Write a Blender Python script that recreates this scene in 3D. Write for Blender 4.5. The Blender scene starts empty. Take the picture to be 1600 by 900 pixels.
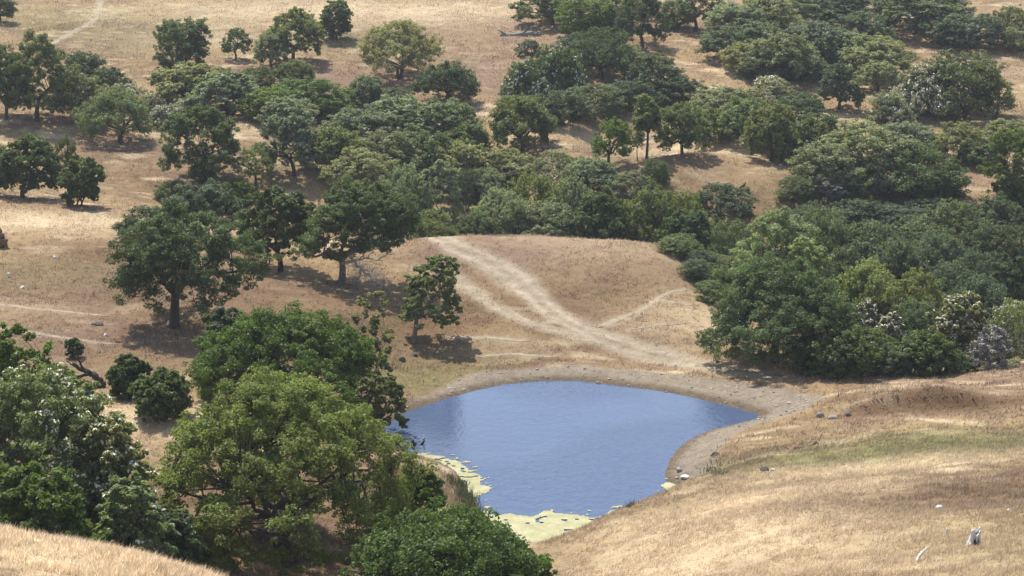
import bpy, math, random
import numpy as np
R = math.radians
SC = bpy.context.scene
COL = SC.collection
rng = np.random.default_rng(7)

# ------------------------------------------------------------------ camera, sky, sun, exposure
F = 2986.0                      # focal length in photograph pixels (1600 wide)
PITCH = R(12.0)
CAM_Z = 41.0
cam_data = bpy.data.cameras.new("camera")
cam_data.lens = 36.0 * F / 1600.0
cam_data.sensor_width = 36.0
cam_data.clip_start = 0.5
cam_data.clip_end = 8000.0
cam = bpy.data.objects.new("camera", cam_data)
COL.objects.link(cam)
cam.location = (0, 0, CAM_Z)
cam.rotation_euler = (R(90) - PITCH, 0, 0)
SC.camera = cam

SUN_ELEV = R(61)
SUN_FROM = np.array([-0.50, 0.87])          # horizontal direction towards the sun
SUN_FROM = SUN_FROM / np.linalg.norm(SUN_FROM)
world = bpy.data.worlds.new("World")
SC.world = world
world.use_nodes = True
wn = world.node_tree
wn.nodes.clear()
sky = wn.nodes.new("ShaderNodeTexSky")
sky.sky_type = 'NISHITA'
sky.sun_disc = False
sky.sun_elevation = SUN_ELEV
sky.sun_rotation = math.atan2(SUN_FROM[0], SUN_FROM[1])
sky.air_density = 1.0
sky.dust_density = 1.0
bg = wn.nodes.new("ShaderNodeBackground")
bg.inputs['Strength'].default_value = 0.15
wo = wn.nodes.new("ShaderNodeOutputWorld")
# scattered fair-weather cumulus over the whole sky
tcw = wn.nodes.new("ShaderNodeTexCoord")
nzw = wn.nodes.new("ShaderNodeTexNoise"); nzw.inputs['Scale'].default_value = 2.6; nzw.inputs['Detail'].default_value = 7; nzw.inputs['Roughness'].default_value = .55
mpw = wn.nodes.new("ShaderNodeMapping"); mpw.inputs['Scale'].default_value = (1, 1, 2.2)
wn.links.new(tcw.outputs['Generated'], mpw.inputs['Vector']); wn.links.new(mpw.outputs[0], nzw.inputs['Vector'])
rpw = wn.nodes.new("ShaderNodeValToRGB"); wn.links.new(nzw.outputs['Fac'], rpw.inputs[0])
rpw.color_ramp.elements[0].position = .50; rpw.color_ramp.elements[0].color = (0, 0, 0, 1)
rpw.color_ramp.elements[1].position = .68; rpw.color_ramp.elements[1].color = (.75, .75, .75, 1)
mxw = wn.nodes.new("ShaderNodeMix"); mxw.data_type = 'RGBA'
wn.links.new(rpw.outputs[0], mxw.inputs[0]); wn.links.new(sky.outputs[0], mxw.inputs[6]); mxw.inputs[7].default_value = (6.0, 6.1, 6.4, 1)
wn.links.new(mxw.outputs[2], bg.inputs['Color'])
wn.links.new(bg.outputs[0], wo.inputs['Surface'])
sun_data = bpy.data.lights.new("sun", 'SUN')
sun_data.energy = 4.8
sun_data.angle = R(0.5)
sun_data.color = (1.0, 0.955, 0.88)
sun = bpy.data.objects.new("sun", sun_data)
COL.objects.link(sun)
ce = math.cos(SUN_ELEV)
from mathutils import Vector
sun.rotation_euler = Vector((SUN_FROM[0]*ce, SUN_FROM[1]*ce, math.sin(SUN_ELEV))).to_track_quat('Z', 'Y').to_euler()
SC.view_settings.view_transform = 'Standard'
SC.view_settings.look = 'None'
SC.view_settings.exposure = 0.56
SC.view_settings.gamma = 1.0
SC.view_settings.use_curve_mapping = False
HAZE = 0.00015                   # density of the air
SC.render.engine = 'CYCLES'
SC.cycles.use_denoising = True
SC.cycles.max_bounces = 6
SC.cycles.diffuse_bounces = 3
SC.cycles.transmission_bounces = 3
SC.cycles.transparent_max_bounces = 4
SC.cycles.sample_clamp_indirect = 4.0

# ------------------------------------------------------------------ the survey: sight lines from the viewpoint to points of known distance
cp, sp = math.cos(PITCH), math.sin(PITCH)
def ray(px, py):
    u = (np.asarray(px, float) - 800) / F
    v = (450 - np.asarray(py, float)) / F
    return u, cp + v*sp, -sp + v*cp          # x, y, z
def at(px, py, Y):
    dx, dy, dz = ray(px, py)
    t = Y / dy
    return np.stack([dx*t, dy*t, CAM_Z + dz*t], -1)
def on_level(px, py, z=0.0):
    dx, dy, dz = ray(px, py)
    t = (z - CAM_Z) / dz
    return np.stack([dx*t, dy*t, np.zeros_like(dx*t)+z], -1)

# noise ------------------------------------------------------------
def _hash(ix, iy, seed):
    h = (ix.astype(np.int64)*374761393 + iy.astype(np.int64)*668265263 + seed*974634777) & 0x7fffffff
    h = ((h ^ (h >> 13)) * 1274126177) & 0x7fffffff
    return ((h ^ (h >> 16)) & 0xffff) / 65535.0
def vnoise(x, y, seed=0):
    x = np.asarray(x, float); y = np.asarray(y, float)
    ix = np.floor(x); iy = np.floor(y)
    fx = x-ix; fy = y-iy
    fx = fx*fx*(3-2*fx); fy = fy*fy*(3-2*fy)
    a = _hash(ix, iy, seed); b = _hash(ix+1, iy, seed)
    c = _hash(ix, iy+1, seed); d = _hash(ix+1, iy+1, seed)
    return (a*(1-fx)+b*fx)*(1-fy) + (c*(1-fx)+d*fx)*fy
def fbm(x, y, scale, seed=0, octv=4):
    s = 0; a = 0.5; tot = 0
    x = np.asarray(x, float)/scale; y = np.asarray(y, float)/scale
    for o in range(octv):
        s = s + a*vnoise(x*2**o + 17.3*o, y*2**o - 9.1*o, seed+o); tot += a; a *= 0.5
    return s/tot
def sstep(a, b, x):
    t = np.clip((x-a)/(b-a), 0, 1)
    return t*t*(3-2*t)

# pond outline ------------------------------------------------------
POND_PX = [(598,668),(632,645),(690,625),(740,611),(790,600),(850,595),(905,595),(960,602),(1020,609),(1080,620),
           (1130,632),(1165,641),(1190,649),(1178,656),(1140,665),(1110,672),(1080,685),(1060,700),(1047,718),
           (1040,738),(1041,752),(1066,762),(1060,769),(1020,783),(985,797),(940,820),(885,842),(845,862),(815,868),
           (795,846),(765,815),(742,785),(728,757),(712,735),(680,718),(640,708),(605,700)]
POND = on_level(np.array([p[0] for p in POND_PX]), np.array([p[1] for p in POND_PX]))[:, :2]
def seg_dist(x, y, poly, closed=True):
    x = np.asarray(x, float); y = np.asarray(y, float)
    best = np.full(x.shape, 1e9); tb = np.zeros(x.shape); ib = np.zeros(x.shape)
    n = len(poly)
    for i in range(n if closed else n-1):
        a = poly[i]; b = poly[(i+1) % n]
        d = b-a; L = d@d + 1e-12
        t = np.clip(((x-a[0])*d[0] + (y-a[1])*d[1])/L, 0, 1)
        q = (x-a[0]-t*d[0])**2 + (y-a[1]-t*d[1])**2
        m = q < best
        best = np.where(m, q, best); tb = np.where(m, t, tb); ib = np.where(m, i, ib)
    return np.sqrt(best), ib+tb
def inside(x, y, poly):
    r = np.zeros(np.asarray(x).shape, bool)
    n = len(poly)
    for i in range(n):
        a = poly[i]; b = poly[(i+1) % n]
        c = ((a[1] > y) != (b[1] > y)) & (x < (b[0]-a[0])*(y-a[1])/(b[1]-a[1]+1e-12)+a[0])
        r ^= c
    return r
def pond_sd(x, y):
    d, _ = seg_dist(x, y, POND)
    return np.where(inside(x, y, POND), -d, d)

# control points of the land -----------------------------------------
SEEN = [  # photograph x, y and distance
 # meadow behind the pond, up to its crest
 (640,620,151),(700,600,155),(760,585,157.5),(850,575,158.5),(960,583,157.5),(1060,592,155.5),(1130,612,151),(1230,630,147),
 (640,540,165),(760,520,166),(900,530,165),(1000,545,164),(1100,560,161.5),
 (650,450,179),(760,440,181),(880,440,181),(1000,450,179),(1080,470,175),(1120,500,170),
 (660,375,193),(760,368,195),(850,368,195),(940,374,194),(1040,388,190),(1085,430,183),
 # dam
 (1240,598,151),(1330,598,150.5),(1450,596,150),(1600,578,152.5),(1180,583,156),
 # left field and shelf
 (-60,560,146),(80,560,147),(180,540,152),(275,512,157),(360,500,160),(438,428,180),(530,445,176),(590,470,172),(560,500,166),
 (0,480,161),(120,480,162),(0,420,173),(100,410,176),(0,338,195),(100,338,196),(200,346,195),(310,380,188),(420,395,187),(560,380,191),
 (560,600,147),(600,640,140),(180,640,131),(230,660,128),(300,600,141),
 # left near ground
 (650,720,128),(690,745,122),(720,790,115),(760,840,110),(640,760,119),(560,700,128),(440,880,104),(600,850,107),(300,800,110),(330,870,102),
 # knoll bottom left
 (-80,822,64),(0,836,64),(120,851,64),(200,872,63),(300,897,62),(0,900,54),(150,900,58),
 # near hill right
 (860,895,103),(1000,850,101),(960,818,108),(1020,800,110),(1060,785,112),(1100,850,97),(1200,890,87),(1400,890,79),(1600,895,74),(1600,800,92),
 (1500,830,88),(1300,820,95),(1200,800,101),(1130,765,112),(1300,775,103),(1420,756,104),(1600,748,103),
 (1080,720,126),(1120,700,130),(1100,740,120),(1200,725,121),(1180,680,133),(1250,700,126),(1300,650,137),(1400,720,117),(1400,690,124),(1500,710,117),(1600,715,113),
 (1600,660,129),(1500,655,131),(1450,640,136),(1450,615,144),(1560,610,142),(1300,620,144),
 # beyond the ravine, left and middle
 (60,195,252),(0,215,247),(100,250,238),(200,240,242),(200,300,224),(120,300,222),(310,285,229),(380,240,242),(455,275,232),(500,275,232),
 (400,200,256),(250,150,276),(300,110,291),(200,110,292),(100,80,304),(20,40,322),(150,20,333),(300,20,333),(450,95,298),(610,123,288),(700,160,274),
 (600,60,313),(700,60,313),(820,55,314),(700,0,344),(400,0,344),(0,0,344),(1000,0,342),(760,110,292),(770,200,258),(900,200,256),(980,290,226),
 (1015,250,238),(1070,245,240),(1120,280,228),(1180,290,225),(1200,250,237),(1100,220,249),(900,205,254),(860,245,240),
 (1000,75,302),(1087,50,315),(1060,120,284),(1090,100,292),
 # far right
 (1270,90,300),(1310,170,270),(1371,140,281),(1440,60,315),(1520,85,304),(1600,100,300),(1600,30,328),(1560,150,281),(1450,175,270),(1400,200,260),
 (1590,170,272),(1500,190,266),(1600,240,248),(1340,310,226),(1390,305,228),(1540,290,232),(1280,260,238),(1400,0,344),(1600,0,343),(1240,0,342),
]
LAND = [  # hidden or out of the picture: x, y, height
 (0,0,39.2),(-25,0,39),(30,0,39.4),(0,-60,44),(-60,-40,42),(60,-40,44),(0,15,33.5),(-12,15,34),(14,15,34),(-10,35,25.5),(0,35,24.5),(8,35,24.6),(16,35,25.5),(30,35,28),
 (-35,35,28),(-45,62,20),(-25,52,21.6),(0,55,17),(6,65,13.5),(-6,68,12),(-11,80,7.2),(-20,80,9.5),(-28,82,9.5),(-18,92,4.8),(-26,95,4.6),(-38,95,6.5),(2,80,9),(-10,95,4.4),
 (-32,110,3.6),(-24,112,2.7),(-34,128,3.6),(-50,120,6),(40,70,18),(45,95,12),(45,115,7.5),(55,140,4),(60,160,2),(50,152,1.8),
 # ravine
 (-62,238,7.5),(-48,246,7),(-36,222,3.0),(-28,208,3.2),(-14,208,1.2),(-14,222,0.2),(0,210,0),(0,220,-0.8),(12,208,-0.8),(12,218,-1.4),(22,196,-1.6),(24,205,-2.6),(26,185,-2.4),
 (30,172,-1.6),(36,175,-3),(44,170,-2.5),(52,168,-2),(34,195,-3.8),(45,190,-4.4),(56,190,-3.6),(46,210,-3),(60,212,-2.4),(30,215,-2),(70,180,-1),(80,215,0),
 (-40,205,6.2),(-58,205,7.6),(-75,200,9),(-75,160,6),(-55,160,5.2),(-60,130,6.5),(-85,250,12),
 (0,240,3),(-20,250,4.6),(20,245,3.2),(-10,262,7),(14,262,6.4),
 (-130,150,16),(-130,250,18),(130,150,14),(130,250,10),(-120,340,24),(130,340,18),(0,400,33),(-80,400,33),(80,400,31),(0,480,48),(-150,460,48),(150,460,44),
 (-140,60,30),(140,60,28),(-120,-60,44),(120,-60,44),
]
_s = np.array(SEEN, float)
CTRL = np.vstack([at(_s[:,0], _s[:,1], _s[:,2]), np.array(LAND, float)])
def _tps_fit(P, lam=0.02):
    n = len(P); S = 50.0
    xy = P[:, :2]/S
    d2 = ((xy[:,None]-xy[None])**2).sum(-1)
    K = 0.5*d2*np.log(d2+1e-12) + lam*0.01*np.eye(n)
    A = np.zeros((n+3, n+3)); A[:n,:n] = K
    A[:n,n] = 1; A[:n,n+1:] = xy; A[n,:n] = 1; A[n+1:,:n] = xy.T
    b = np.zeros(n+3); b[:n] = P[:,2]
    return xy, np.linalg.solve(A, b), S
_tx, _tw, _tS = _tps_fit(CTRL)
def tps(x, y):
    out = _tw[-3] + _tw[-2]*x/_tS + _tw[-1]*y/_tS
    for i in range(len(_tx)):
        d2 = (x/_tS-_tx[i,0])**2 + (y/_tS-_tx[i,1])**2
        out = out + _tw[i]*0.5*d2*np.log(d2+1e-12)
    return out
def land(x, y):
    x = np.asarray(x, float); y = np.asarray(y, float)
    xc = np.clip(x, -140, 140); yc = np.clip(y, -60, 480)
    h = tps(xc, yc)
    # pond basin and banks
    sd = pond_sd(x, y)
    bank = np.clip(sd, 0, None)*0.24 + 0.03
    hh = np.maximum(h, 0.12 + 0.03*np.clip(sd, 0, 6))
    near = np.where(sd > 0, bank*(1-sstep(0, 5.5, sd)) + hh*sstep(0, 5.5, sd), np.maximum(sd*0.35, -1.8))
    w = sstep(14, 10, sd)
    h = h*(1-w) + near*w
    wv = (fbm(x, y, 2.6, 33, 3)-.5)*3.2
    h = h + 1.15*np.exp(-((x-30.5)/6.0)**2)*(.55+.9*fbm(x, y, 3.5, 35, 3))*sstep(136.6, 137.5, y+.12*(x-30)+wv)*sstep(150, 139, y)
    # small relief
    rel = (fbm(x, y, 7.0, 3)-.5)*0.8 + (fbm(x, y, 1.7, 11, 3)-.5)*0.22
    h = h + rel*sstep(0.0, 4.0, sd)
    # far hills, where the survey ends
    far = np.maximum(np.abs(x)-110, 0) + np.maximum(y-430, 0) + np.maximum(-40-y, 0)
    wf = sstep(0, 160, far)
    hills = 55 + 75*fbm(x, y, 420, 21, 3) - 38
    rr = np.hypot(x, y-200)
    hills = hills*sstep(5200, 2500, rr)
    return h*(1-wf) + hills*wf

# regular height table for quick lookups; the ground sheet uses the same spacing
GX0, GX1, GY0, GY1, GS = -124.0, 124.0, 40.0, 400.0, 0.6
gx = np.arange(GX0, GX1+1e-6, GS); gy = np.arange(GY0, GY1+1e-6, GS)
HG = land(*np.meshgrid(gx, gy))
def height(x, y):
    x = np.asarray(x, float); y = np.asarray(y, float)
    u = np.clip((x-GX0)/GS, 0, len(gx)-1.001); v = np.clip((y-GY0)/GS, 0, len(gy)-1.001)
    i = u.astype(int); j = v.astype(int); fu = u-i; fv = v-j
    a = HG[j,i]; b = HG[j,i+1]; c = HG[j+1,i]; d = HG[j+1,i+1]
    return np.where(fu+fv <= 1, a+(b-a)*fu+(c-a)*fv, d+(c-d)*(1-fu)+(b-d)*(1-fv))
def hit(px, py, y0=46.0):
    Y = np.arange(y0, 399, 0.2)
    P = at(np.full_like(Y, px), np.full_like(Y, py), Y)
    under = P[:,2] <= height(P[:,0], P[:,1])
    k = int(np.argmax(under)) if under.any() else len(Y)-1
    return np.array([P[k,0], P[k,1], float(height(P[k,0], P[k,1]))])
def hits(pts, y0=46.0): return np.array([hit(a, b, y0) for a, b in pts])

# ------------------------------------------------------------------ helpers
def mesh_np(name, verts, faces, mats=(), smooth=False, attrs=None, parent=None, face_n=None):
    """verts (n,3); faces (m,k) of one size, or a list of such arrays"""
    me = bpy.data.meshes.new(name)
    if not isinstance(faces, (list, tuple)): faces = [faces]
    faces = [np.asarray(f, np.int32) for f in faces if len(f)]
    loops = np.concatenate([f.ravel() for f in faces])
    tot = np.concatenate([np.full(len(f), f.shape[1], np.int32) for f in faces])
    start = np.concatenate([[0], np.cumsum(tot)[:-1]]).astype(np.int32)
    me.vertices.add(len(verts)); me.vertices.foreach_set('co', np.asarray(verts, np.float32).ravel())
    me.loops.add(len(loops)); me.loops.foreach_set('vertex_index', loops)
    me.polygons.add(len(tot)); me.polygons.foreach_set('loop_start', start)
    try: me.polygons.foreach_set('loop_total', tot)
    except Exception: pass
    if smooth: me.polygons.foreach_set('use_smooth', np.ones(len(tot), bool))
    for k, v in (attrs or {}).items():
        v = np.asarray(v, np.float32)
        if v.ndim == 1:
            a = me.attributes.new(k, 'FLOAT', 'POINT'); a.data.foreach_set('value', v)
        else:
            a = me.attributes.new(k, 'FLOAT_COLOR', 'POINT')
            a.data.foreach_set('color', np.hstack([v, np.ones((len(v),1), np.float32)]).ravel())
    for m in mats: me.materials.append(m)
    me.update(calc_edges=True)
    return me
def link(name, me, parent=None, kind=None, label=None, cat=None, group=None):
    o = bpy.data.objects.new(name, me); COL.objects.link(o)
    if parent: o.parent = parent
    if kind: o['kind'] = kind
    if label: o['label'] = label
    if cat: o['category'] = cat
    if group: o['group'] = group
    return o
def lin(r, g, b):
    f = lambda c: c/12.92/255 if c <= 10 else ((c/255+0.055)/1.055)**2.4
    return np.array([f(r), f(g), f(b)])

class NT:
    def __init__(s, name):
        s.m = bpy.data.materials.new(name); s.m.use_nodes = True
        s.t = s.m.node_tree; s.t.nodes.clear()
        s.out = s.n("ShaderNodeOutputMaterial")
    def n(s, typ, **kw):
        nd = s.t.nodes.new(typ)
        for k, v in kw.items(): setattr(nd, k, v)
        return nd
    def l(s, a, b): s.t.links.new(a, b)
    def attr(s, name, col=False):
        a = s.n("ShaderNodeAttribute", attribute_name=name)
        return a.outputs['Color' if col else 'Fac']
    def pos(s): return s.n("ShaderNodeNewGeometry").outputs['Position']
    def noise(s, scale, detail=4, rough=.55, vec=None):
        nd = s.n("ShaderNodeTexNoise"); nd.inputs['Scale'].default_value = scale
        nd.inputs['Detail'].default_value = detail; nd.inputs['Roughness'].default_value = rough
        if vec is not None: s.l(vec, nd.inputs['Vector'])
        return nd.outputs['Fac']
    def ramp(s, fac, stops):
        r = s.n("ShaderNodeValToRGB"); s.l(fac, r.inputs[0])
        e = r.color_ramp.elements
        while len(e) < len(stops): e.new(0.5)
        for k, (p, c) in enumerate(stops):
            e[k].position = p
            e[k].color = (c, c, c, 1) if np.isscalar(c) else (*c, 1)
        return r.outputs[0]
    def mix(s, a, b, fac, typ='MIX'):
        m = s.n("ShaderNodeMix", data_type='RGBA', blend_type=typ)
        for v, i in ((fac, 0), (a, 6), (b, 7)):
            if hasattr(v, 'is_linked'): s.l(v, m.inputs[i])
            elif np.isscalar(v): m.inputs[i].default_value = v
            else: m.inputs[i].default_value = (*v, 1)
        return m.outputs[2]
    def math(s, op, a, b=0.0):
        m = s.n("ShaderNodeMath", operation=op)
        for v, i in ((a, 0), (b, 1)):
            if hasattr(v, 'is_linked'): s.l(v, m.inputs[i])
            else: m.inputs[i].default_value = v
        return m.outputs[0]
    def bump(s, h, strength, dist):
        b = s.n("ShaderNodeBump"); b.inputs['Strength'].default_value = strength; b.inputs['Distance'].default_value = dist
        s.l(h, b.inputs['Height']); return b.outputs[0]

# ------------------------------------------------------------------ tracks and cattle paths (measured on the ground)
def smooth_path(pts, n=60):
    P = np.array(pts, float)
    for _ in range(3):
        Q = [P[0]]
        for a, b in zip(P[:-1], P[1:]): Q += [a*.75+b*.25, a*.25+b*.75]
        Q.append(P[-1]); P = np.array(Q)
    d = np.concatenate([[0], np.cumsum(np.hypot(*np.diff(P, axis=0).T))])
    t = np.linspace(0, d[-1], max(8, int(d[-1]/0.45)))
    return np.stack([np.interp(t, d, P[:,0]), np.interp(t, d, P[:,1])], 1)
ROADS = [  # name, photograph points, half width in metres (start, end), label
 ('dirt_road', [(640,372),(690,383),(750,402),(800,430),(835,462),(870,495),(905,515),(960,538),(1030,556),(1090,569),(1150,579),(1225,587)], (1.7,0.95)),
]
PATHS = [
 ([(700,425),(740,455),(790,490),(850,512),(905,528),(960,540)], .8),
 ([(-60,472),(40,482),(100,487),(170,495)], .30), ([(-20,508),(60,524),(120,531),(185,540)], .28),
 ([(935,512),(970,497),(1010,485),(1022,470),(1045,459),(1075,455)], .42), ([(1020,470),(1060,476),(1090,478)], .25),
 ([(985,516),(1030,508),(1080,505)], .2),
 ([(700,528),(760,530),(830,535)], .28), ([(75,72),(110,52),(140,38),(155,22),(158,-20)], .55),
 ([(745,560),(800,553),(870,560)], .25),
]
roads_w = [smooth_path(hits(p)[:, :2]) for _, p, _ in ROADS]
paths_w = [(smooth_path(hits(p)[:, :2]), w) for p, w in PATHS]

# ground cover colours: what grows or lies there -----------------------
C_TAN   = lin(147,124,91)
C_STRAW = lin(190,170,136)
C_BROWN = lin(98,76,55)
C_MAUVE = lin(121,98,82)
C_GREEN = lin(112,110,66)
C_DIRT  = lin(162,148,126)
C_GRAV  = lin(134,122,105)
C_WETM  = lin(92,78,60)
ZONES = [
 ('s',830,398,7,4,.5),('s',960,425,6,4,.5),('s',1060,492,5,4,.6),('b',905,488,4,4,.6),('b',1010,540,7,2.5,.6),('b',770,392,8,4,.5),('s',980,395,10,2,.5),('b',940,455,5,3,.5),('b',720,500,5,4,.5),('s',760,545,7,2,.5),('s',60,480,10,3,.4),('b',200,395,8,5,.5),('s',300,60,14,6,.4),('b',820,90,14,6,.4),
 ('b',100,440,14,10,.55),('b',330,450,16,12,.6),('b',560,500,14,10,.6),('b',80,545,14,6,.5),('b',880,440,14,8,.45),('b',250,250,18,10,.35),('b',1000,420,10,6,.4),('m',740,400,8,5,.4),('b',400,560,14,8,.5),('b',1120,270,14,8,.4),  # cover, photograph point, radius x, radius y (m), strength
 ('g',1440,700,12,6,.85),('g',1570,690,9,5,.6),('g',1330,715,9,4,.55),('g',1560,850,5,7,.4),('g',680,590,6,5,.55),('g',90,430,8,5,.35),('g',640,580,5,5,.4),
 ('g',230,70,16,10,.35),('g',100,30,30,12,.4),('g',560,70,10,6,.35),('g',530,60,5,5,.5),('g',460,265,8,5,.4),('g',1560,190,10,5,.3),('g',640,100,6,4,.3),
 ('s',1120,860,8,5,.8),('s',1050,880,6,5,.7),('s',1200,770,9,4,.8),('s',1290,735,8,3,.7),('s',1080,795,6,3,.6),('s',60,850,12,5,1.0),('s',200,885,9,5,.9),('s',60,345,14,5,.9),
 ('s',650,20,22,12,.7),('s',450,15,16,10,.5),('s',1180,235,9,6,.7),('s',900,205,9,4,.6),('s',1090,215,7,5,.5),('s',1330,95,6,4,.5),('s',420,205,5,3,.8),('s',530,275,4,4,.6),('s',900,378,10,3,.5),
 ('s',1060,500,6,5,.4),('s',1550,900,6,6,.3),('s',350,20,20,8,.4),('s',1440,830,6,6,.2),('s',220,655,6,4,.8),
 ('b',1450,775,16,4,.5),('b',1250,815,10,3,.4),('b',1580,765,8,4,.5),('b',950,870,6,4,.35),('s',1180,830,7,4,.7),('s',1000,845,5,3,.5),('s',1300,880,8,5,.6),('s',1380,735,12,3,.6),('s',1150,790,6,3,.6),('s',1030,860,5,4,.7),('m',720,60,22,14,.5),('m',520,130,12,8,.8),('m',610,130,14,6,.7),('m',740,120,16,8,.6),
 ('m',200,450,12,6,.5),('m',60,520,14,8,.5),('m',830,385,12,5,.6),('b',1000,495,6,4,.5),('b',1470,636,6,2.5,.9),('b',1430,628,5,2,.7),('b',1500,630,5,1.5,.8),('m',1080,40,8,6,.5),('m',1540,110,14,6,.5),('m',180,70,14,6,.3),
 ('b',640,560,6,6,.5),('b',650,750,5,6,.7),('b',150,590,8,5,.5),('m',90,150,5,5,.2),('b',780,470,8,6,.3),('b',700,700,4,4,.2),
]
zones_w = [(k, hit(a, b), rx, ry, s) for k, a, b, rx, ry, s in ZONES]
ZC = {'g': C_GREEN, 's': C_STRAW, 'b': C_BROWN, 'm': C_MAUVE}
def cover(x, y):
    n1 = fbm(x, y, 16, 40); n2 = fbm(x, y, 4.5, 50); n3 = fbm(x*0.6, y*1.8, 2.2, 60)
    c = np.broadcast_to(C_TAN, (*np.shape(x), 3)).copy()
    def mixin(c, col, w): return c*(1-w[..., None]) + col*w[..., None]
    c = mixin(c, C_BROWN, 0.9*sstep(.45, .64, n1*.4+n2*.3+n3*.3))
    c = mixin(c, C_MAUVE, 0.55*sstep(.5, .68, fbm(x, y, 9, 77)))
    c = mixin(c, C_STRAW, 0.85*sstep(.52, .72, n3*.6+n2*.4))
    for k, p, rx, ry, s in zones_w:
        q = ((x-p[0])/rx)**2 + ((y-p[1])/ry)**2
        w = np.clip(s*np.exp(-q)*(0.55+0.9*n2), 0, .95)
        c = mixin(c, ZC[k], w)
    c = c*(.86+.28*fbm(x, y, 1.1, 66, 3)+.12*(fbm(x*.7, y, 30, 67, 2)-.5))[..., None]
    sd = pond_sd(x, y)
    # gravel shore: wide on the far and right bank
    far_side = sstep(126, 146, y); right = sstep(8, 12, x)*sstep(111, 116, y)
    wid = 0.6 + 2.3*far_side*sstep(-9,-3,x) + 2.1*right
    g = sstep(wid+.8, wid-.6, sd + (n2-.5)*2.0)
    c = mixin(c, C_GRAV, g*.95)
    c = mixin(c, C_WETM, sstep(.95, .2, sd + (n2-.5)*.7 - .25*far_side)*.85)
    c = c*(1 + (g*.5*(fbm(x, y, .8, 73, 3)-.5))[..., None])
    dirt = np.zeros(np.shape(x))
    for P in roads_w:
        d, t = seg_dist(x, y, P[::3], False)
        dirt = np.maximum(dirt, sstep(2.4, 0.9, d+(n2-.5)*1.6)*.85)
    for P, w in paths_w:
        d, t = seg_dist(x, y, P[::3], False)
        dirt = np.maximum(dirt, sstep(w*2.1, w*.6, d+(n2-.5)*w*1.6)*.6)
    c = mixin(c, C_DIRT, dirt)
    return c, dirt, g

# ------------------------------------------------------------------ ground
def axis(lo, hi, step, far_lo, far_hi):
    a = list(np.arange(lo, hi+1e-6, step))
    s = step; v = a[-1]
    while v < far_hi: s = min(s*1.22, 400); v += s; a.append(v)
    s = step; v = a[0]; pre = []
    while v > far_lo: s = min(s*1.22, 400); v -= s; pre.append(v)
    return np.array(pre[::-1] + a)
ax = axis(GX0, GX1, GS, -5500, 5500); ay = axis(GY0, GY1, GS, -4000, 6000)
MX, MY = np.meshgrid(ax, ay)
MZ = np.zeros_like(MX)
i0 = int(np.argmin(abs(ax-GX0))); j0 = int(np.argmin(abs(ay-GY0)))
MZ = land(MX, MY)
MZ[j0:j0+len(gy), i0:i0+len(gx)] = HG
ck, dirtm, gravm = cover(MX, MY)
nx, ny = len(ax), len(ay)
idx = np.arange(nx*ny).reshape(ny, nx)
a, b, c, d = idx[:-1,:-1].ravel(), idx[:-1,1:].ravel(), idx[1:,:-1].ravel(), idx[1:,1:].ravel()
tri = np.vstack([np.stack([a,b,c],1), np.stack([b,d,c],1)])
def ground_material(name, grain=1.0):
    m = NT(name)
    col = m.attr('cover', True); p = m.pos()
    n1 = m.noise(1.4, 6, .7, p); n2 = m.noise(9.0, 4, .7, p); n3 = m.noise(0.35, 5, .6, p)
    v = m.math('ADD', m.math('MULTIPLY', n1, .9), m.math('MULTIPLY', n2, .9))
    v = m.math('ADD', m.math('MULTIPLY', v, 1.0*grain), 1-.90*grain)
    cc = m.n("ShaderNodeCombineColor")
    for i in range(3): m.l(v, cc.inputs[i])
    col = m.mix(col, cc.outputs[0], 1.0, 'MULTIPLY')
    spk = m.ramp(n2, [(.60, 0.0), (.72, 1.0)])
    col = m.mix(col, C_STRAW, m.math('MULTIPLY', spk, .45))
    dk = m.ramp(n1, [(.30, 1.0), (.42, 0.0)])
    col = m.mix(col, C_BROWN*.75, m.math('MULTIPLY', dk, .55))
    bs = m.n("ShaderNodeBsdfPrincipled"); bs.inputs['Roughness'].default_value = .95
    bs.inputs['Specular IOR Level'].default_value = .1
    m.l(col, bs.inputs['Base Color'])
    hsum = m.math('ADD', m.math('MULTIPLY', n1, .6), m.math('MULTIPLY', n2, .35))
    m.l(m.bump(hsum, .9, .35), bs.inputs['Normal'])
    m.l(bs.outputs[0], m.out.inputs['Surface'])
    return m.m
M_GROUND = ground_material("dry_grassland")
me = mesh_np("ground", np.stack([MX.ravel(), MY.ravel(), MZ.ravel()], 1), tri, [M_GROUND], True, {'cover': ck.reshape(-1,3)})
link("ground", me, kind='structure')

# ------------------------------------------------------------------ pond water
m = NT("pond_water")
p = m.pos()
mp = m.n("ShaderNodeMapping"); mp.inputs['Scale'].default_value = (1.0, .8, 1.0); m.l(p, mp.inputs['Vector'])
wv = m.math('ADD', m.math('MULTIPLY', m.noise(1.1, 3, .6, mp.outputs[0]), .8), m.math('MULTIPLY', m.noise(3.2, 3, .6, mp.outputs[0]), .4))
calm = m.ramp(m.noise(.06, 2, .5, p), [(.42, .35), (.6, 1.0)])
bs = m.n("ShaderNodeBsdfPrincipled")
bs.inputs['Base Color'].default_value = (*(lin(70,83,108)), 1)
bs.inputs['Roughness'].default_value = .06
bs.inputs['IOR'].default_value = 1.333
bs.inputs['Specular IOR Level'].default_value = .5
m.l(m.bump(m.math('MULTIPLY', wv, calm), .8, .15), bs.inputs['Normal'])
m.l(bs.outputs[0], m.out.inputs['Surface'])
lo, hi = POND.min(0)-1.5, POND.max(0)+1.5
# the sheet follows the shore a little way under the bank
cen = POND.mean(0)
ring = cen + (POND-cen)*1.06
wv_ = np.hstack([ring, np.zeros((len(ring),1))])
wv_ = np.vstack([wv_, [[cen[0], cen[1], 0]]])
k = len(ring)
wf = np.array([[i, (i+1) % k, k] for i in range(k)])
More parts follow.
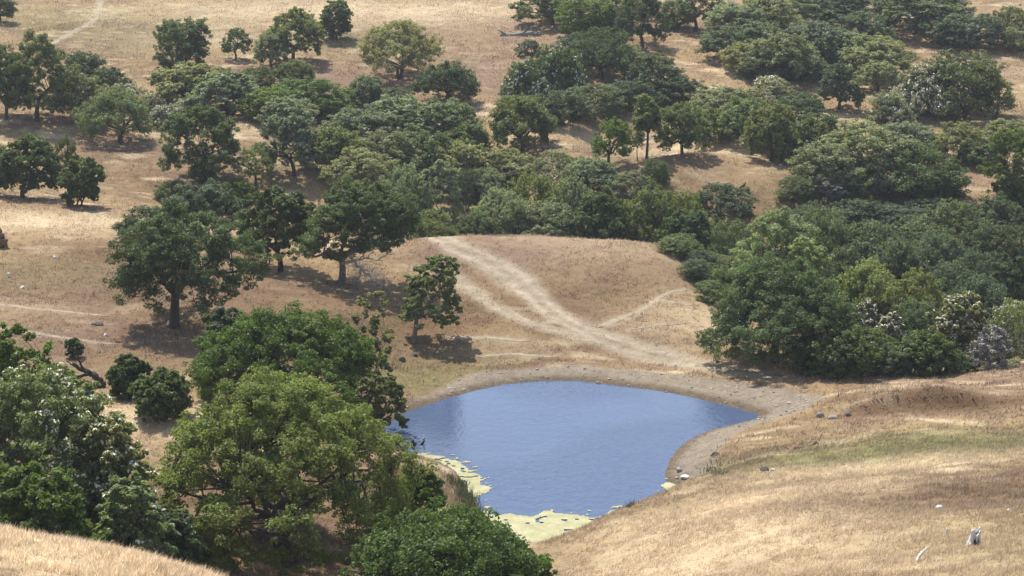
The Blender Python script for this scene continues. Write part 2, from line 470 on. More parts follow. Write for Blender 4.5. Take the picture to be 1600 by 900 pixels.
# polygon winding upward
a2 = np.sum(ring[:,0]*np.roll(ring[:,1],-1)-np.roll(ring[:,0],-1)*ring[:,1])
if a2 < 0: wf = wf[:, ::-1]
link("pond_water", mesh_np("pond_water", wv_, wf, [m.m]), kind='structure')

# ------------------------------------------------------------------ materials of the plants
def leaf_material(name, col, vary=.35, rough=.55, transl=.42, dry=None):
    m = NT(name)
    t = m.attr('tint')
    oi = m.n("ShaderNodeObjectInfo")
    col = np.array(col)
    warm = np.array([col[0]*1.22, col[1]*1.06, col[2]*.8]); cool = np.array([col[0]*.93, col[1]*.97, col[2]*1.06])
    base = m.mix(cool, warm, oi.outputs['Random'])
    v = m.math('ADD', m.math('MULTIPLY', t, 2*vary), 1-vary)
    v = m.math('MULTIPLY', v, m.math('ADD', m.math('MULTIPLY', m.math('FRACT', m.math('MULTIPLY', oi.outputs['Random'], 7.13)), .36), .82))
    cc = m.n("ShaderNodeCombineColor")
    for i in range(3): m.l(v, cc.inputs[i])
    base = m.mix(base, cc.outputs[0], 1.0, 'MULTIPLY')
    if dry is not None:
        base = m.mix(base, dry, m.ramp(t, [(.86, 0.0), (.97, .6)]))
    bs = m.n("ShaderNodeBsdfPrincipled"); bs.inputs['Roughness'].default_value = rough
    bs.inputs['Specular IOR Level'].default_value = .3
    m.l(base, bs.inputs['Base Color'])
    tr = m.n("ShaderNodeBsdfTranslucent")
    m.l(m.mix(base, (1.25, 1.3, .55), 1.0, 'MULTIPLY'), tr.inputs['Color'])
    mx = m.n("ShaderNodeMixShader"); mx.inputs[0].default_value = transl
    m.l(bs.outputs[0], mx.inputs[1]); m.l(tr.outputs[0], mx.inputs[2])
    m.l(mx.outputs[0], m.out.inputs['Surface'])
    return m.m
LEAF = {
 'dark':   leaf_material("dark_oak_leaves",   (.090,.130,.054), dry=(.13,.12,.05)),
 'mid':    leaf_material("oak_leaves",        (.150,.190,.086), dry=(.17,.16,.08)),
 'bright': leaf_material("fresh_oak_leaves",  (.104,.160,.036), dry=(.16,.17,.05)),
 'blue':   leaf_material("blue_oak_leaves",   (.215,.245,.150), dry=(.17,.17,.11)),
 'deep':   leaf_material("bluish_dark_leaves",(.112,.148,.092), dry=(.10,.11,.07)),  # dark foliage; on the right wood its tone stands for cloud shade
 'grey':   leaf_material("lichen_grey_leaves",(0.215,0.246,0.156), dry=(.30,.30,.22)),
 'pale':   leaf_material("willow_leaves",     (.205,.245,.105), dry=(.22,.21,.10)),
 'vivid':  leaf_material("vivid_oak_leaves", (.070,.122,.022), dry=(.13,.15,.04)),
 'near':   leaf_material("olive_oak_leaves", (.158,.212,.066), dry=(.24,.21,.08)),
 'willow': leaf_material("grey_green_willow_leaves", (.265,.315,.145), dry=(.30,.30,.14)),
 'cream':  leaf_material("creamy_shrub_leaves", (.235,.245,.150), dry=(.62,.58,.42)),
 'dead':   leaf_material("dead_twigs",        (.235,.225,.195), transl=.05, dry=(.34,.31,.27)),
}
def plain(name, col, rough=.8, nscale=6.0, amt=.5, stretch=None):
    m = NT(name)
    tc = m.n("ShaderNodeTexCoord").outputs['Object']
    if stretch is not None:
        mp = m.n("ShaderNodeMapping"); mp.inputs['Scale'].default_value = stretch; m.l(tc, mp.inputs['Vector']); tc = mp.outputs[0]
    n = m.noise(nscale, 5, .65, tc)
    c = m.mix(np.array(col)*(1-amt), np.array(col)*(1+amt), n)
    bs = m.n("ShaderNodeBsdfPrincipled"); bs.inputs['Roughness'].default_value = rough
    bs.inputs['Specular IOR Level'].default_value = .2
    m.l(c, bs.inputs['Base Color'])
    m.l(m.bump(n, .8, .05), bs.inputs['Normal'])
    m.l(bs.outputs[0], m.out.inputs['Surface'])
    return m.m
BARK = {'brown': plain("dark_oak_bark", (.075,.062,.052), stretch=(3,3,.8)),
        'grey': plain("lichened_oak_bark", (.165,.15,.135), stretch=(3,3,.8)),
        'pale': plain("bleached_wood", (.50,.47,.43), nscale=4, amt=.4),
        'black': plain("black_wood", (.045,.038,.034)),
        'rust': plain("rotten_brown_wood", (.20,.13,.08)),
        'silver': plain("weathered_grey_wood", (.20,.185,.175), nscale=4, amt=.5)}
M_FLOWER = NT("cream_blossom")
_b = M_FLOWER.n("ShaderNodeBsdfPrincipled"); _b.inputs['Roughness'].default_value = .8
_t = M_FLOWER.attr('tint')
M_FLOWER.l(M_FLOWER.mix((.50,.46,.30), (.80,.76,.62), _t), _b.inputs['Base Color'])
M_FLOWER.l(_b.outputs[0], M_FLOWER.out.inputs['Surface']); M_FLOWER = M_FLOWER.m

# ------------------------------------------------------------------ plant geometry
class Geo:
    def __init__(s): s.v = []; s.f = []; s.n = 0
    def add(s, v, f): s.v.append(v); s.f.append(f + s.n); s.n += len(v)
    def tube(s, P, r, k=6, cap=True):
        P = np.asarray(P, float); r = np.broadcast_to(np.asarray(r, float), (len(P),))
        T = np.gradient(P, axis=0); T /= np.linalg.norm(T, axis=1)[:,None] + 1e-9
        ref = np.where(np.abs(T[:, 2:3]) > .9, [[1., 0, 0]], [[0, 0, 1.]])
        U = np.cross(T, ref); U /= np.linalg.norm(U, axis=1)[:,None] + 1e-9
        V = np.cross(T, U)
        a = np.arange(k)*2*np.pi/k
        ring = P[:,None] + r[:,None,None]*(np.cos(a)[None,:,None]*U[:,None] + np.sin(a)[None,:,None]*V[:,None])
        v = ring.reshape(-1, 3); n = len(P)
        i = np.arange(n-1)[:,None]*k; j = np.arange(k)[None]
        q = np.stack([i+j, i+(j+1) % k, i+k+(j+1) % k, i+k+j], -1).reshape(-1, 4)
        v = np.vstack([v, P[-1:], P[:1]])
        e = (n-1)*k
        capq = np.array([[e+t, e+(t+1) % k, n*k, n*k] for t in range(k)])[:, :3]
        capb = np.array([[(t+1) % k, t, n*k+1] for t in range(k)])
        s.v.append(v); s.f.append(q+s.n); s.f.append(capq+s.n); s.f.append(capb+s.n); s.n += len(v)
    def mesh(s, name, mats, smooth=True, attrs=None):
        q = [f for f in s.f if f.shape[1] == 4]; t = [f for f in s.f if f.shape[1] == 3]
        fs = ([np.vstack(q)] if q else []) + ([np.vstack(t)] if t else [])
        return mesh_np(name, np.vstack(s.v), fs, mats, smooth, attrs)

def unit(v): return v/(np.linalg.norm(v, axis=-1, keepdims=True)+1e-9)
def leaf_quads(P, Nrm, size, rg, aspect=.62):
    n = len(P)
    t = unit(np.cross(Nrm, rg.normal(size=(n,3)))); b = np.cross(Nrm, t)
    L = (size*rg.uniform(.65, 1.35, n))[:,None]
    fold = Nrm*L*.18
    v = np.stack([P-t*L*.5, P-b*L*aspect*.5+fold, P+t*L*.5, P+b*L*aspect*.5+fold], 1).reshape(-1,3)
    f = np.arange(4*n).reshape(n, 4)
    return v, f

FORMS = {  # crown bottom, trunk fork height, profile, clump radius / crown radius, openness
 'dome':  dict(zb=.13, fork=.24, rc=.22, lobes=.34, stems=1),
 'round': dict(zb=.03, fork=.10, rc=.26, lobes=.20, stems=3),
 'open':  dict(zb=.20, fork=.28, rc=.20, lobes=.5, stems=1),
 'wide':  dict(zb=.18, fork=.16, rc=.19, lobes=.4, stems=3),
 'slim':  dict(zb=.42, fork=.40, rc=.30, lobes=.30, stems=1),
 'box':   dict(zb=.04, fork=.12, rc=.24, lobes=.08, stems=2),
 'full':  dict(zb=.10, fork=.27, rc=.19, lobes=.38, stems=3),
 'mound': dict(zb=.00, fork=.06, rc=.24, lobes=.25, stems=4),
}
def profile(form, z):
    if form in ('dome', 'open', 'wide', 'slim'):
        return np.sqrt(np.clip(1-z**2.4, 0, 1))*(.80+.20*sstep(0, .3, z))
    if form == 'box':
        return np.where(z < .9, .93+.07*z, .8)
    if form == 'mound':
        return np.sqrt(np.clip(1-z**2, 0, 1))
    return np.sqrt(np.clip(1-((z-.42)/.62)**2, 0, 1))

def make_tree(form, W, H, seed, n_cl, n_leaf, leaf, lean=(0., 0.), flower=0.0, bare=0.0, sparse=1.0, trunk_r=None, zb=None):
    rg = np.random.default_rng(seed)
    fm = FORMS[form]; Rr = W/2
    zb = (fm['zb'] if zb is None else zb)*H; hc = H-zb
    rc0 = fm['rc']*Rr*(45/n_cl)**.28
    # clump centres
    C = []; Rc = []
    lob = rg.uniform(0, 100)
    while len(C) < n_cl:
        best = None; bd = -1
        for _ in range(7):
            a = rg.uniform(0, 2*np.pi); z = rg.uniform(0, 1)**.8
            rad = profile(form, z)*(1-fm['lobes']*.5+fm['lobes']*(2*float(vnoise(np.array(np.cos(a)*1.6+lob), np.array(np.sin(a)*1.6+z*1.7), seed))-.5))
            u = rg.uniform(.12, 1)**.42
            if form in ('dome', 'open', 'wide', 'full') and z < .5: u = max(u, 1.02-.55*z)
            p = np.array([np.cos(a)*rad*u*(Rr-rc0*.55), np.sin(a)*rad*u*(Rr-rc0*.55), zb+rc0*.4+z*(hc-rc0*.95)])
            dd = min((np.linalg.norm((p-q)*[1,1,1.3]) for q in C), default=1e9)
            if dd > bd: bd = dd; best = p
        C.append(best); Rc.append(rc0*rg.uniform(.7, 1.3))
    C = np.array(C); Rc = np.array(Rc)
    # fill the stated height and width
    top_ = np.max(C[:,2]+Rc*.62); C[:,2] = zb*.0 + (C[:,2])*(H/top_)
    ex_ = np.percentile(np.hypot(C[:,0], C[:,1])+Rc*.8, 92); C[:, :2] *= Rr/ex_
    hfrac = np.clip(C[:,2]/H, 0, 1)[:,None]
    C[:, :2] += np.array(lean)[None]*hfrac**.8
    # limbs
    g = Geo()
    tr = trunk_r or (.022*W+.05)
    tips = []
    stems = fm['stems']
    limbs = []
    for s in range(stems):
        a0 = rg.uniform(0, 2*np.pi)
        off = np.array([np.cos(a0), np.sin(a0), 0])*(tr*1.2 if stems > 1 else 0)
        fk = np.array([lean[0]*.18, lean[1]*.18, fm['fork']*H]) + off*2.5 + rg.normal(size=3)*[.03*W,.03*W,0]
        P0 = np.array([off[0], off[1], -.35])
        q = np.linspace(0, 1, 6)[:,None]
        P = P0*(1-q)+fk*q + np.sin(q*np.pi)*rg.normal(size=3)*[.02*W,.02*W,0]
        r = tr/(stems**.4)*(1.45-.55*q[:,0]**.5); r[0] *= 1.35
        g.tube(P, r, 8)
        nl = 5 if stems == 1 else 3
        aa = a0+np.arange(nl)*2*np.pi/nl
        for k in range(nl):
            a = aa[k]+rg.normal()*.3
            # aim at a clump in this direction
            dirv = np.array([np.cos(a), np.sin(a)])
            sc = (C[:, :2]-fk[:2])@dirv - .25*np.abs(C[:,2]-H*.62)
            tgt = C[int(np.argmax(sc+rg.uniform(0, .5*Rr, len(C))))]
            mid = fk*.5+tgt*.5 + np.array([0,0,.07*H])+rg.normal(size=3)*.05*W
            q = np.linspace(0, 1, 9)[:,None]
            P = fk*(1-q)**2 + 2*mid*q*(1-q) + tgt*q**2
            P[1:-1] += rg.normal(size=(7,3))*.014*W
            P[0] -= (fk-P0)*.04
            g.tube(P, tr*.72/(stems**.4)*(1-.82*q[:,0]), 6)
            limbs.append(P)
    LP = np.vstack([q_[4:] for q_ in limbs])
    for c, r in zip(C, Rc):
        d = np.linalg.norm(LP-c, axis=1) + np.where(LP[:,2] > c[2]+.3*r, 1.0, 0)
        p0 = LP[int(np.argmin(d))]
        mid = (p0+c)/2 + rg.normal(size=3)*.12*r + [0,0,-.1*r]
        q = np.linspace(0, 1, 5)[:,None]
        P = p0*(1-q)**2+2*mid*q*(1-q)+c*q**2
        g.tube(P, np.maximum(tr*.18*(1-.75*q[:,0]), .012), 4)
        for _ in range(3):                                    # twigs
            e = c + unit(rg.normal(size=3)+[0,0,.3])*r*.85
            g.tube(np.stack([c, (c+e)/2+rg.normal(size=3)*.1*r, e]), [tr*.07+.006, tr*.05+.005, .004], 3)
    # leaves: clumps of small sprays
    nsub = 12
    D = unit(rg.normal(size=(len(C), nsub, 3))+[0,0,.25])
    S = C[:,None] + D*Rc[:,None,None]*rg.uniform(.25,1.15,(len(C),nsub,1))*[1,1,.8]
    Sr = Rc[:,None]*rg.uniform(.2,.5,(len(C),nsub))
    keep = rg.uniform(size=Sr.shape) < sparse
    ctint = np.repeat(rg.uniform(0, 1, len(C))[:,None], nsub, 1)
    sout = unit((S - np.array([lean[0]*.6, lean[1]*.6, zb+hc*.25])))
    S = S[keep]; Sr = Sr[keep]; ct = ctint[keep]; sout = sout[keep]
    cnt = np.maximum(3, (n_leaf*len(C)*(Sr**2)/np.sum(Sr**2))).astype(int)
    ii = np.repeat(np.arange(len(S)), cnt)
    d = unit(rg.normal(size=(len(ii),3))+[0,0,.2])
    P = S[ii] + d*(Sr[ii]*rg.uniform(.1,1,len(ii))**.45)[:,None]*[1,1,.72]
    keepg = P[:,2] > .03
    ii = ii[keepg]; d = d[keepg]; P = P[keepg]
    Nn = unit(d*.3 + sout[ii]*.22 + rg.normal(size=(len(ii),3))*.62 + [0,0,.5])
    v, f = leaf_quads(P, Nn, leaf, rg)
    tint = np.repeat(np.clip(.5*ct[ii] + .5*rg.uniform(size=len(ii)) , 0, 1), 4)
    crown = mesh_np('crown', v, f, [LEAF['mid']], False, {'tint': tint})
    trunk = g.mesh('trunk', [BARK['brown']])
    fl = None
    if flower > 0:
        top = C[:,2]-C[:,2].min()
        w = sout[:,2] > -.15
        patch = vnoise(S[:,0]/(W*.16)+lob, S[:,1]/(W*.16)+S[:,2]/(W*.2), seed+5) > .7-.7*flower
        Sx = S[w & patch]; Rx = Sr[w & patch]; So = sout[w & patch]
        if len(Sx) < 5: Sx, Rx, So = S[w], Sr[w], sout[w]
        m_ = int(260*flower)+40
        m_ = max(4, int(n_leaf*n_cl*.10*flower/len(Sx)))
        jj = np.repeat(np.arange(len(Sx)), m_)
        dd = unit(rg.normal(size=(len(jj),3))*.8 + So[jj] + [0,0,.4])
        Pf = Sx[jj] + dd*Rx[jj][:,None]*1.08*[1,1,.8]
        v, f = leaf_quads(Pf, unit(dd+rg.normal(size=(len(jj),3))*.4), leaf*1.05, rg, .5)
        fl = mesh_np('blossom', v, f, [M_FLOWER], False, {'tint': np.repeat(rg.uniform(size=len(jj)), 4)})
    return trunk, crown, fl

_protos = {}
def proto(form, var, flower, far):
    key = (form, var, flower, far)
    if key not in _protos:
        asp = {'dome':.72,'round':.8,'open':.8,'wide':.6,'slim':1.25,'box':.86,'mound':.5}[form]
        nc, nl, lf = (60, 260, .27) if not far else (54, 230, .33)
        if form in ('open', 'slim'): nc = int(nc*.7)
        if form == 'wide': nc = int(nc*1.3)
        _protos[key] = (make_tree(form, 10, 10*asp, 1000+hash(form) % 7 + 37*var + (5 if far else 0) + sum(map(ord, form)), nc, nl, lf, flower=flower, sparse=.92), 10, 10*asp)
    return _protos[key]

def place_tree(name, cat, form, leaf, x, top, w, base, label, hero=None, bx=None, group=None, flower=0.0, bark='brown', lean=None, depth=None, sparse=.93, back=0.0, zb=None):
    """x, top, w: crown centre, crown top and crown width in the photograph; base: where the trunk meets the ground"""
    bx = x if bx is None else bx
    if depth is None:
        p = hit(bx, base)
        if back: p[1] += back; p[0] *= p[1]/(p[1]-back); p[2] = float(height(p[0], p[1]))
    else:
        p = at(bx, 450, depth); p[2] = float(height(p[0], p[1]))
    Y = p[1]
    T = at(x, top, Y)
    H = max(.8, T[2]-p[2]); W = w/F*math.hypot(Y, CAM_Z)*(1.0 if hero else 1.08 if form in ('slim','open','mound','box') else 1.3)
    root = bpy.data.objects.new(name, None); COL.objects.link(root)
    root.empty_display_size = .3
    root.location = p
    root['label'] = label; root['category'] = cat
    root['group'] = group or {'oak_tree': 'oak trees scattered over the hills', 'shrub': 'green shrubs on the slopes', 'blossoming_shrub': 'shrubs in pale blossom', 'dead_brush': 'dead brush'}[name]
    if hero:
        nc, nl, lf = hero
        ln = (T[0]-p[0], 0) if lean is None else lean
        tr, cr, fl = make_tree(form, W, H, int(x*7+top*13) % 9973, nc, nl, lf, lean=ln, flower=flower, sparse=sparse, zb=zb)
        sc = (1, 1, 1); rz = 0
        for m_ in (tr, cr): pass
    else:
        far = Y > 235
        var = int(x*3+top) % (3 if form in ('dome','round') else 2)
        (tr, cr, fl), W0, H0 = proto(form, var, flower, far)
        sc = (W/W0, W/W0, H/H0); rz = (x*0.37+top*.11) % 6.28
        if bx != x: root.location.x += (T[0]-p[0])*.6
    for nm, me_, mt in (('trunk', tr, BARK[bark]), ('crown', cr, LEAF[leaf]), ('blossom', fl, M_FLOWER)):
        if me_ is None: continue
        o = bpy.data.objects.new(nm, me_); COL.objects.link(o); o.parent = root
        o.scale = sc; o.rotation_euler = (0, 0, rz)
        o.material_slots[0].link = 'OBJECT'; o.material_slots[0].material = mt
        if nm != 'trunk': o['kind'] = 'stuff'
    return root

# ------------------------------------------------------------------ the trees, one by one
O, S_, B_ = ('oak_tree', 'tree'), ('shrub', 'shrub'), ('blossoming_shrub', 'shrub')
HB, HM, HS = (110, 620, .19), (80, 480, .21), (60, 380, .22)
W_R, W_C, W_T = 'trees of the wood above the dam', 'trees of the ravine wood', 'trees on the upper slope'
TREES = [
 # kind, form, leaf, x, top, width, base, label, options
 # ---- nearest
 (O,'full','near',432,588,408,905,'large spreading oak nearest the viewer with several leaning trunks',dict(hero=(175,650,.165),depth=104,bark='brown',bx=446,sparse=.92)),
 (O,'round','bright',688,814,318,0,'rounded green oak crown cut off by the bottom edge beside the algae',dict(hero=HB,depth=94)),
 (O,'dome','bright',650,740,118,840,'small leafy oak between the largest oak and the brown bank of the pond',dict(hero=HS,depth=108)),
 (S_,'round','bright',830,868,80,0,'low leafy shoots under the pale algae at the bottom edge',dict(hero=(30,260,.17),depth=96)),
 (O,'dome','bright',25,506,170,700,'bright oak crown rising at the edge of the frame above the flowering thicket',dict(hero=HM,depth=112)),
 (O,'round','pale',55,575,270,850,'tall dense oak of the near thicket sprinkled with white blossom',dict(hero=HB,depth=100,flower=.35,sparse=.85)),
 (B_,'round','pale',172,655,118,850,'buckeye covered in white blossom between the thicket and the largest oak',dict(hero=HM,depth=99,flower=.75)),
 (B_,'round','pale',125,590,110,760,'blossoming shrub crown behind the thicket below the fallen tree',dict(hero=HS,depth=109,flower=.3)),
 (O,'round','bright',50,735,200,0,'shaded bushy oak just behind the pale grass crest',dict(hero=HM,depth=91)),
 (O,'round','pale',195,745,120,0,'green bush between the blossoming buckeye and the grass crest',dict(hero=HS,depth=94,flower=.12)),
 (S_,'round','mid',262,800,90,0,'leafy scrub under the low boughs of the largest oak',dict(hero=HS,depth=97)),
 # ---- around the pond, left
 (O,'dome','vivid',452,486,300,660,'vivid green oak in full sun above the largest oak',dict(hero=(130,620,.19),depth=137)),
 (O,'dome','blue',578,456,84,560,'thin sparse oak crown just right of the vivid green oak',dict(hero=(50,240,.2),depth=141,sparse=.7,bark='grey')),
 (O,'open','mid',592,578,88,668,'ragged drooping oak over the left shore of the pond',dict(hero=(66,230,.2),depth=133,sparse=.75)),
 (O,'open','dark',272,318,268,512,'big spreading oak alone on the brown slope, white rock at its foot',dict(hero=(105,480,.2),sparse=.66)),
 (O,'dome','dark',428,290,134,425,'dark oak on a straight black trunk between the lone oak and the bare branched oak',dict(hero=HM,bx=437,bark='black',zb=.27,sparse=.8)),
 (O,'dome','dark',556,280,190,443,'dark oak hung with pale bare branches at the upper end of the road',dict(hero=HB,bx=532,bark='grey',zb=.30,sparse=.85)),
 (O,'open','mid',685,400,104,535,'slender oak leaning right on the bank above the pond',dict(hero=(75,280,.21),bx=646,bark='grey',sparse=.85)),
 (O,'dome','deep',318,284,140,372,'dark oak whose top shows behind the lone spreading oak',dict(hero=HS)),
 (O,'dome','deep',232,322,90,392,'low dark oak tucked behind the left boughs of the lone spreading oak',{}),
 (S_,'round','dark',200,556,66,622,'dark round shrub beside the fallen tree',dict(hero=HS)),
 (S_,'round','dark',254,578,100,652,'broad dark green shrub in front of the vivid oak',dict(hero=HS)),
 (S_,'round','dark',345,482,80,560,'dark leafy clump on the slope below the lone spreading oak',dict(hero=HS,depth=141)),
 # ---- right edge of the meadow
 (O,'dome','dark',1216,408,250,585,'massive dark oak at the end of the road on the dam',dict(hero=(130,600,.2),depth=160)),
 (O,'dome','willow',1216,326,172,470,'pale green willow-like tree rising behind the massive dark oak',dict(hero=(84,330,.24),sparse=.8,depth=181)),
 (O,'round','willow',1262,372,90,480,'pale leafy tree between the willow-like tree and the massive dark oak',dict(hero=HS,depth=175)),
 (S_,'round','dark',1318,506,164,596,'dense bright-edged green bush on the dam beside the massive dark oak',dict(hero=HM,depth=155)),
 (S_,'round','dark',1444,520,104,594,'dark green bush on the dam left of the grey dead brush',dict(hero=HS,depth=154.5)),
 (S_,'round','deep',1395,540,60,596,'small dark bush between two larger bushes on the dam',dict(depth=154)),
 (S_,'round','dark',1505,552,46,588,'small green bush at the foot of the cream flowering tree',dict(depth=155)),
 (S_,'mound','grey',1262,572,50,592,'low grey-green scrub under the massive dark oak',dict(depth=156)),
 (B_,'round','pale',1505,458,98,560,'round buckeye with cream blossom all over its crown behind the dam',dict(hero=HM,depth=166,flower=.8)),
 (B_,'mound','cream',1356,470,60,525,'upper of two pale blossoming shrubs in a sloping band behind the dam',dict(hero=HS,depth=172,flower=.6)),
 (B_,'mound','cream',1392,490,62,540,'lower of two pale blossoming shrubs in a sloping band behind the dam',dict(hero=HS,depth=167,flower=.7)),
 (B_,'round','pale',1582,466,60,530,'pale flowering shrub at the frame edge above the dead brush',dict(depth=171,flower=.5)),
 (B_,'mound','cream',1590,562,36,582,'low cream flowering bush at the dam end near the frame edge',dict(depth=157,flower=.5)),
 (O,'dome','pale',1360,408,100,480,'yellowish green oak in the lower wood above the pale blossoming band',dict(depth=186)),
 (O,'dome','pale',1432,424,100,500,'olive green oak above the dense bushes of the dam',dict(depth=182)),
 (O,'round','mid',1440,466,80,530,'grey-green thicket tree left of the cream flowering buckeye',dict(depth=172)),
 (O,'dome','deep',1540,432,90,500,'dim bluish oak right above the cream flowering buckeye',dict(depth=184)),
 (O,'round','dark',1584,400,78,475,'fresh dark oak cut by the frame edge above the pale flowering shrub',dict(hero=HS,depth=187)),
 (O,'round','deep',1490,410,90,480,'bluish oak in the shaded wood above the olive green oak',dict(depth=190)),
 # ---- wood under cloud shade, right: the shade is put into the leaf colour
 (O,'round','deep',1290,318,100,400,'dark oak at the left end of the shaded wood above the willow-like tree',dict(depth=205)),
 (O,'dome','deep',1355,345,110,420,'dark bluish oak near the left end of the shaded wood',dict(depth=201)),
 (O,'dome','deep',1318,385,90,440,'dark oak low in the shaded wood right behind the willow-like tree',dict(depth=193)),
 (O,'round','deep',1415,340,110,410,'dark bluish oak in the middle of the shaded wood',dict(depth=207)),
 (O,'dome','deep',1480,312,120,390,'broad greyish dark oak topping the shaded wood',dict(depth=212)),
 (O,'dome','deep',1395,372,90,440,'dark oak in the shaded wood above the yellowish green oak',dict(depth=196)),
 (O,'round','deep',1462,362,100,440,'bluish dark oak at the heart of the shaded wood',dict(depth=199)),
 (O,'dome','deep',1535,345,100,430,'dim oak in the shaded wood left of the frame-edge oaks',dict(depth=205)),
 (O,'round','deep',1590,345,90,430,'very dark oak at the frame edge of the shaded wood',dict(depth=203)),
 (O,'dome','deep',1550,305,90,390,'dark oak below the yellow grass gap on the far right slope',dict(depth=217)),
 (O,'round','deep',1532,388,80,450,'dim grey-blue oak above the pale flowering shrub',dict(depth=195)),
 (S_,'round','mid',1242,275,56,318,'olive shrub left of the bare greyish bush on the far slope',{}),
 (S_,'open','dead',1292,272,70,318,'bare greyish pink bush beside the olive shrub',dict(bark='silver')),
 (O,'round','mid',1332,280,50,318,'green bush right of the bare greyish pink bush',{}),
 (O,'dome','mid',1270,178,100,262,'light olive round oak left of the great dark oak group',{}),
 (O,'dome','blue',1335,190,140,300,'great dim oak with tall dark trunk in the far right group',dict(depth=232)),
 (O,'dome','blue',1290,225,100,300,'grey-green oak hanging over the bare pink bush',{}),
 (O,'round','dark',1432,222,110,312,'darkest round oak of the far right group',{}),
 (O,'round','dark',1470,255,80,312,'dark oak pressed against the darkest round oak on its right',{}),
 (O,'dome','blue',1385,235,80,306,'oak between the great dim oak and the darkest round oak',{}),
 (O,'dome','grey',1415,190,80,235,'pale grey lichened oak behind the darkest round oak',dict(bark='grey')),
 (O,'dome','blue',1495,190,70,250,'green oak just right of the pale grey lichened oak',{}),
 (O,'round','mid',1530,215,66,258,'bushy oak over the dry gap on the far right slope',{}),
 (O,'round','bright',1580,200,90,300,'big green oak at the frame edge above the yellow grass gap',dict(hero=HS,depth=226)),
 (O,'round','dark',1592,262,60,330,'dark oak at the frame edge beneath the big green one',{}),
 (O,'mound','blue',1570,188,90,225,'low scrub oak behind the big green oak at the frame edge',{}),
 (O,'round','deep',1272,318,84,372,'dark oak standing behind the left end of the shaded wood below the bare pink bush',dict(depth=216)),
 (O,'dome','deep',1330,312,96,372,'oak at the back of the shaded wood below the great dim oak',dict(depth=219)),
 (O,'round','deep',1394,318,92,372,'dark oak at the back of the shaded wood under the darkest round oak',dict(depth=221)),
 (O,'dome','deep',1446,310,90,372,'oak at the back of the shaded wood left of its broad grey top',dict(depth=222)),
 (S_,'mound','mid',1062,366,74,402,'low olive bush on the rounded right shoulder of the meadow',dict(depth=190)),
 (S_,'mound','deep',1092,392,70,432,'dull green bush spilling over the right edge of the meadow',dict(depth=186)),
 (S_,'mound','mid',1118,420,70,468,'low spreading bush at the meadow edge above the massive dark oak',dict(depth=181)),
 (S_,'round','mid',1056,370,48,398,'small rounded bush on the bare right shoulder of the meadow',{}),
 (S_,'round','deep',1090,404,50,440,'small dull bush at the meadow edge in line with the rounded one',{}),
 (S_,'round','mid',1114,438,46,474,'small bush low on the meadow edge near the massive dark oak',{}),
 # ---- upper right
 (B_,'mound','cream',1446,104,96,178,'dome of creamy flowering shrub on the upper right slope',dict(flower=.9)),
 (O,'round','mid',1500,80,110,180,'green oak merging with the creamy flowering dome on its right',{}),
 (O,'open','mid',1556,120,60,186,'thin oak with crooked trunk on the bare upper right slope',dict(sparse=.7)),
 (B_,'mound','cream',1388,146,74,192,'grey flowering shrub below the creamy flowering dome',dict(flower=.35)),
 (O,'dome','deep',1425,-20,120,52,'oak at the top edge with its shadow on the brown track slope',{}),
 (O,'dome','deep',1470,-10,90,48,'oak at the top edge beside the bare sunny gap',{}),
 (O,'round','deep',1510,20,96,76,'wide dark oak under the sunny gap near the top edge',{}),
 (O,'dome','blue',1580,10,60,70,'oak in the top corner beside the orange dead snag',{}),
 (O,'round','blue',1592,40,50,80,'bushy oak in front of the top corner oak',{}),
 # ---- upper right wood
 (O,'dome','blue',1150,5,90,70,'oak at the left end of the upper wood beside the bare brown patch',{}),
 (O,'dome','deep',1132,40,72,92,'oak with arched trunk at the lower left end of the upper wood',{}),
 (O,'dome','blue',1200,-10,90,60,'oak at the top edge in the middle of the upper wood',{}),
 (O,'round','deep',1250,-5,90,45,'dark oak at the top edge over the upper wood',{}),
 (O,'dome','blue',1180,30,70,78,'oak with two dark trunks inside the upper wood',{}),
 (O,'dome','deep',1300,-15,110,40,'broad oak at the top edge near the right end of the upper wood',{}),
 (O,'dome','deep',1345,20,80,72,'dark oak at the right end of the upper wood by the brown slope',{}),
 (O,'dome','blue',1222,52,100,125,'grey-green oak leaning over several thin stems in the upper wood',{}),
 (O,'dome','blue',1272,35,90,92,'oak standing over the bright dry strip in the upper wood',{}),
 (O,'slim','blue',1297,72,40,101,'small oak with a thin stem beside the bright dry strip',{}),
 (O,'dome','blue',1318,48,80,100,'oak right of the small thin-stemmed oak',dict(bx=1336)),
 (O,'round','deep',1190,85,70,125,'low dark oak at the foot of the upper wood',{}),
 (S_,'mound','deep',1262,92,70,125,'dark undergrowth bush below the bright dry strip',{}),
 (O,'dome','blue',1366,55,90,118,'oak beside the creamy flowering dome at the wood edge',{}),
 (O,'dome','blue',1371,96,60,142,'small oak with short trunk left of the creamy flowering dome',{}),
 (O,'dome','deep',1311,100,76,172,'dark round-topped oak on a stout trunk below the upper wood',dict(hero=HS)),
 (S_,'slim','deep',1342,138,22,172,'narrow dark sapling at the side of the stout-trunked oak',{}),
 (B_,'mound','cream',1205,120,70,152,'silvery blossoming shrub below the upper wood',dict(flower=.4)),
 (B_,'mound','cream',1182,138,60,165,'dull silvery shrub in front of the silvery blossoming one',dict(flower=.2)),
 (O,'dome','mid',1250,145,70,190,'green oak left of the stout-trunked oak',{}),
 (S_,'mound','mid',1390,195,60,222,'olive scrub below the grey flowering shrub',{}),
 # ---- upper middle
 (O,'dome','mid',862,-18,92,40,'oak at the top edge with a grey log lying to its left',{}),
 (O,'round','bright',915,-5,78,55,'bright green oak at the top edge left of the tall dark oak',{}),
 (O,'dome','dark',1003,-14,92,74,'tall dark oak with visible forked trunk near the top edge',dict(hero=HS)),
 (O,'round','dark',955,-15,70,45,'dark oak between the bright green oak and the tall forked oak',{}),
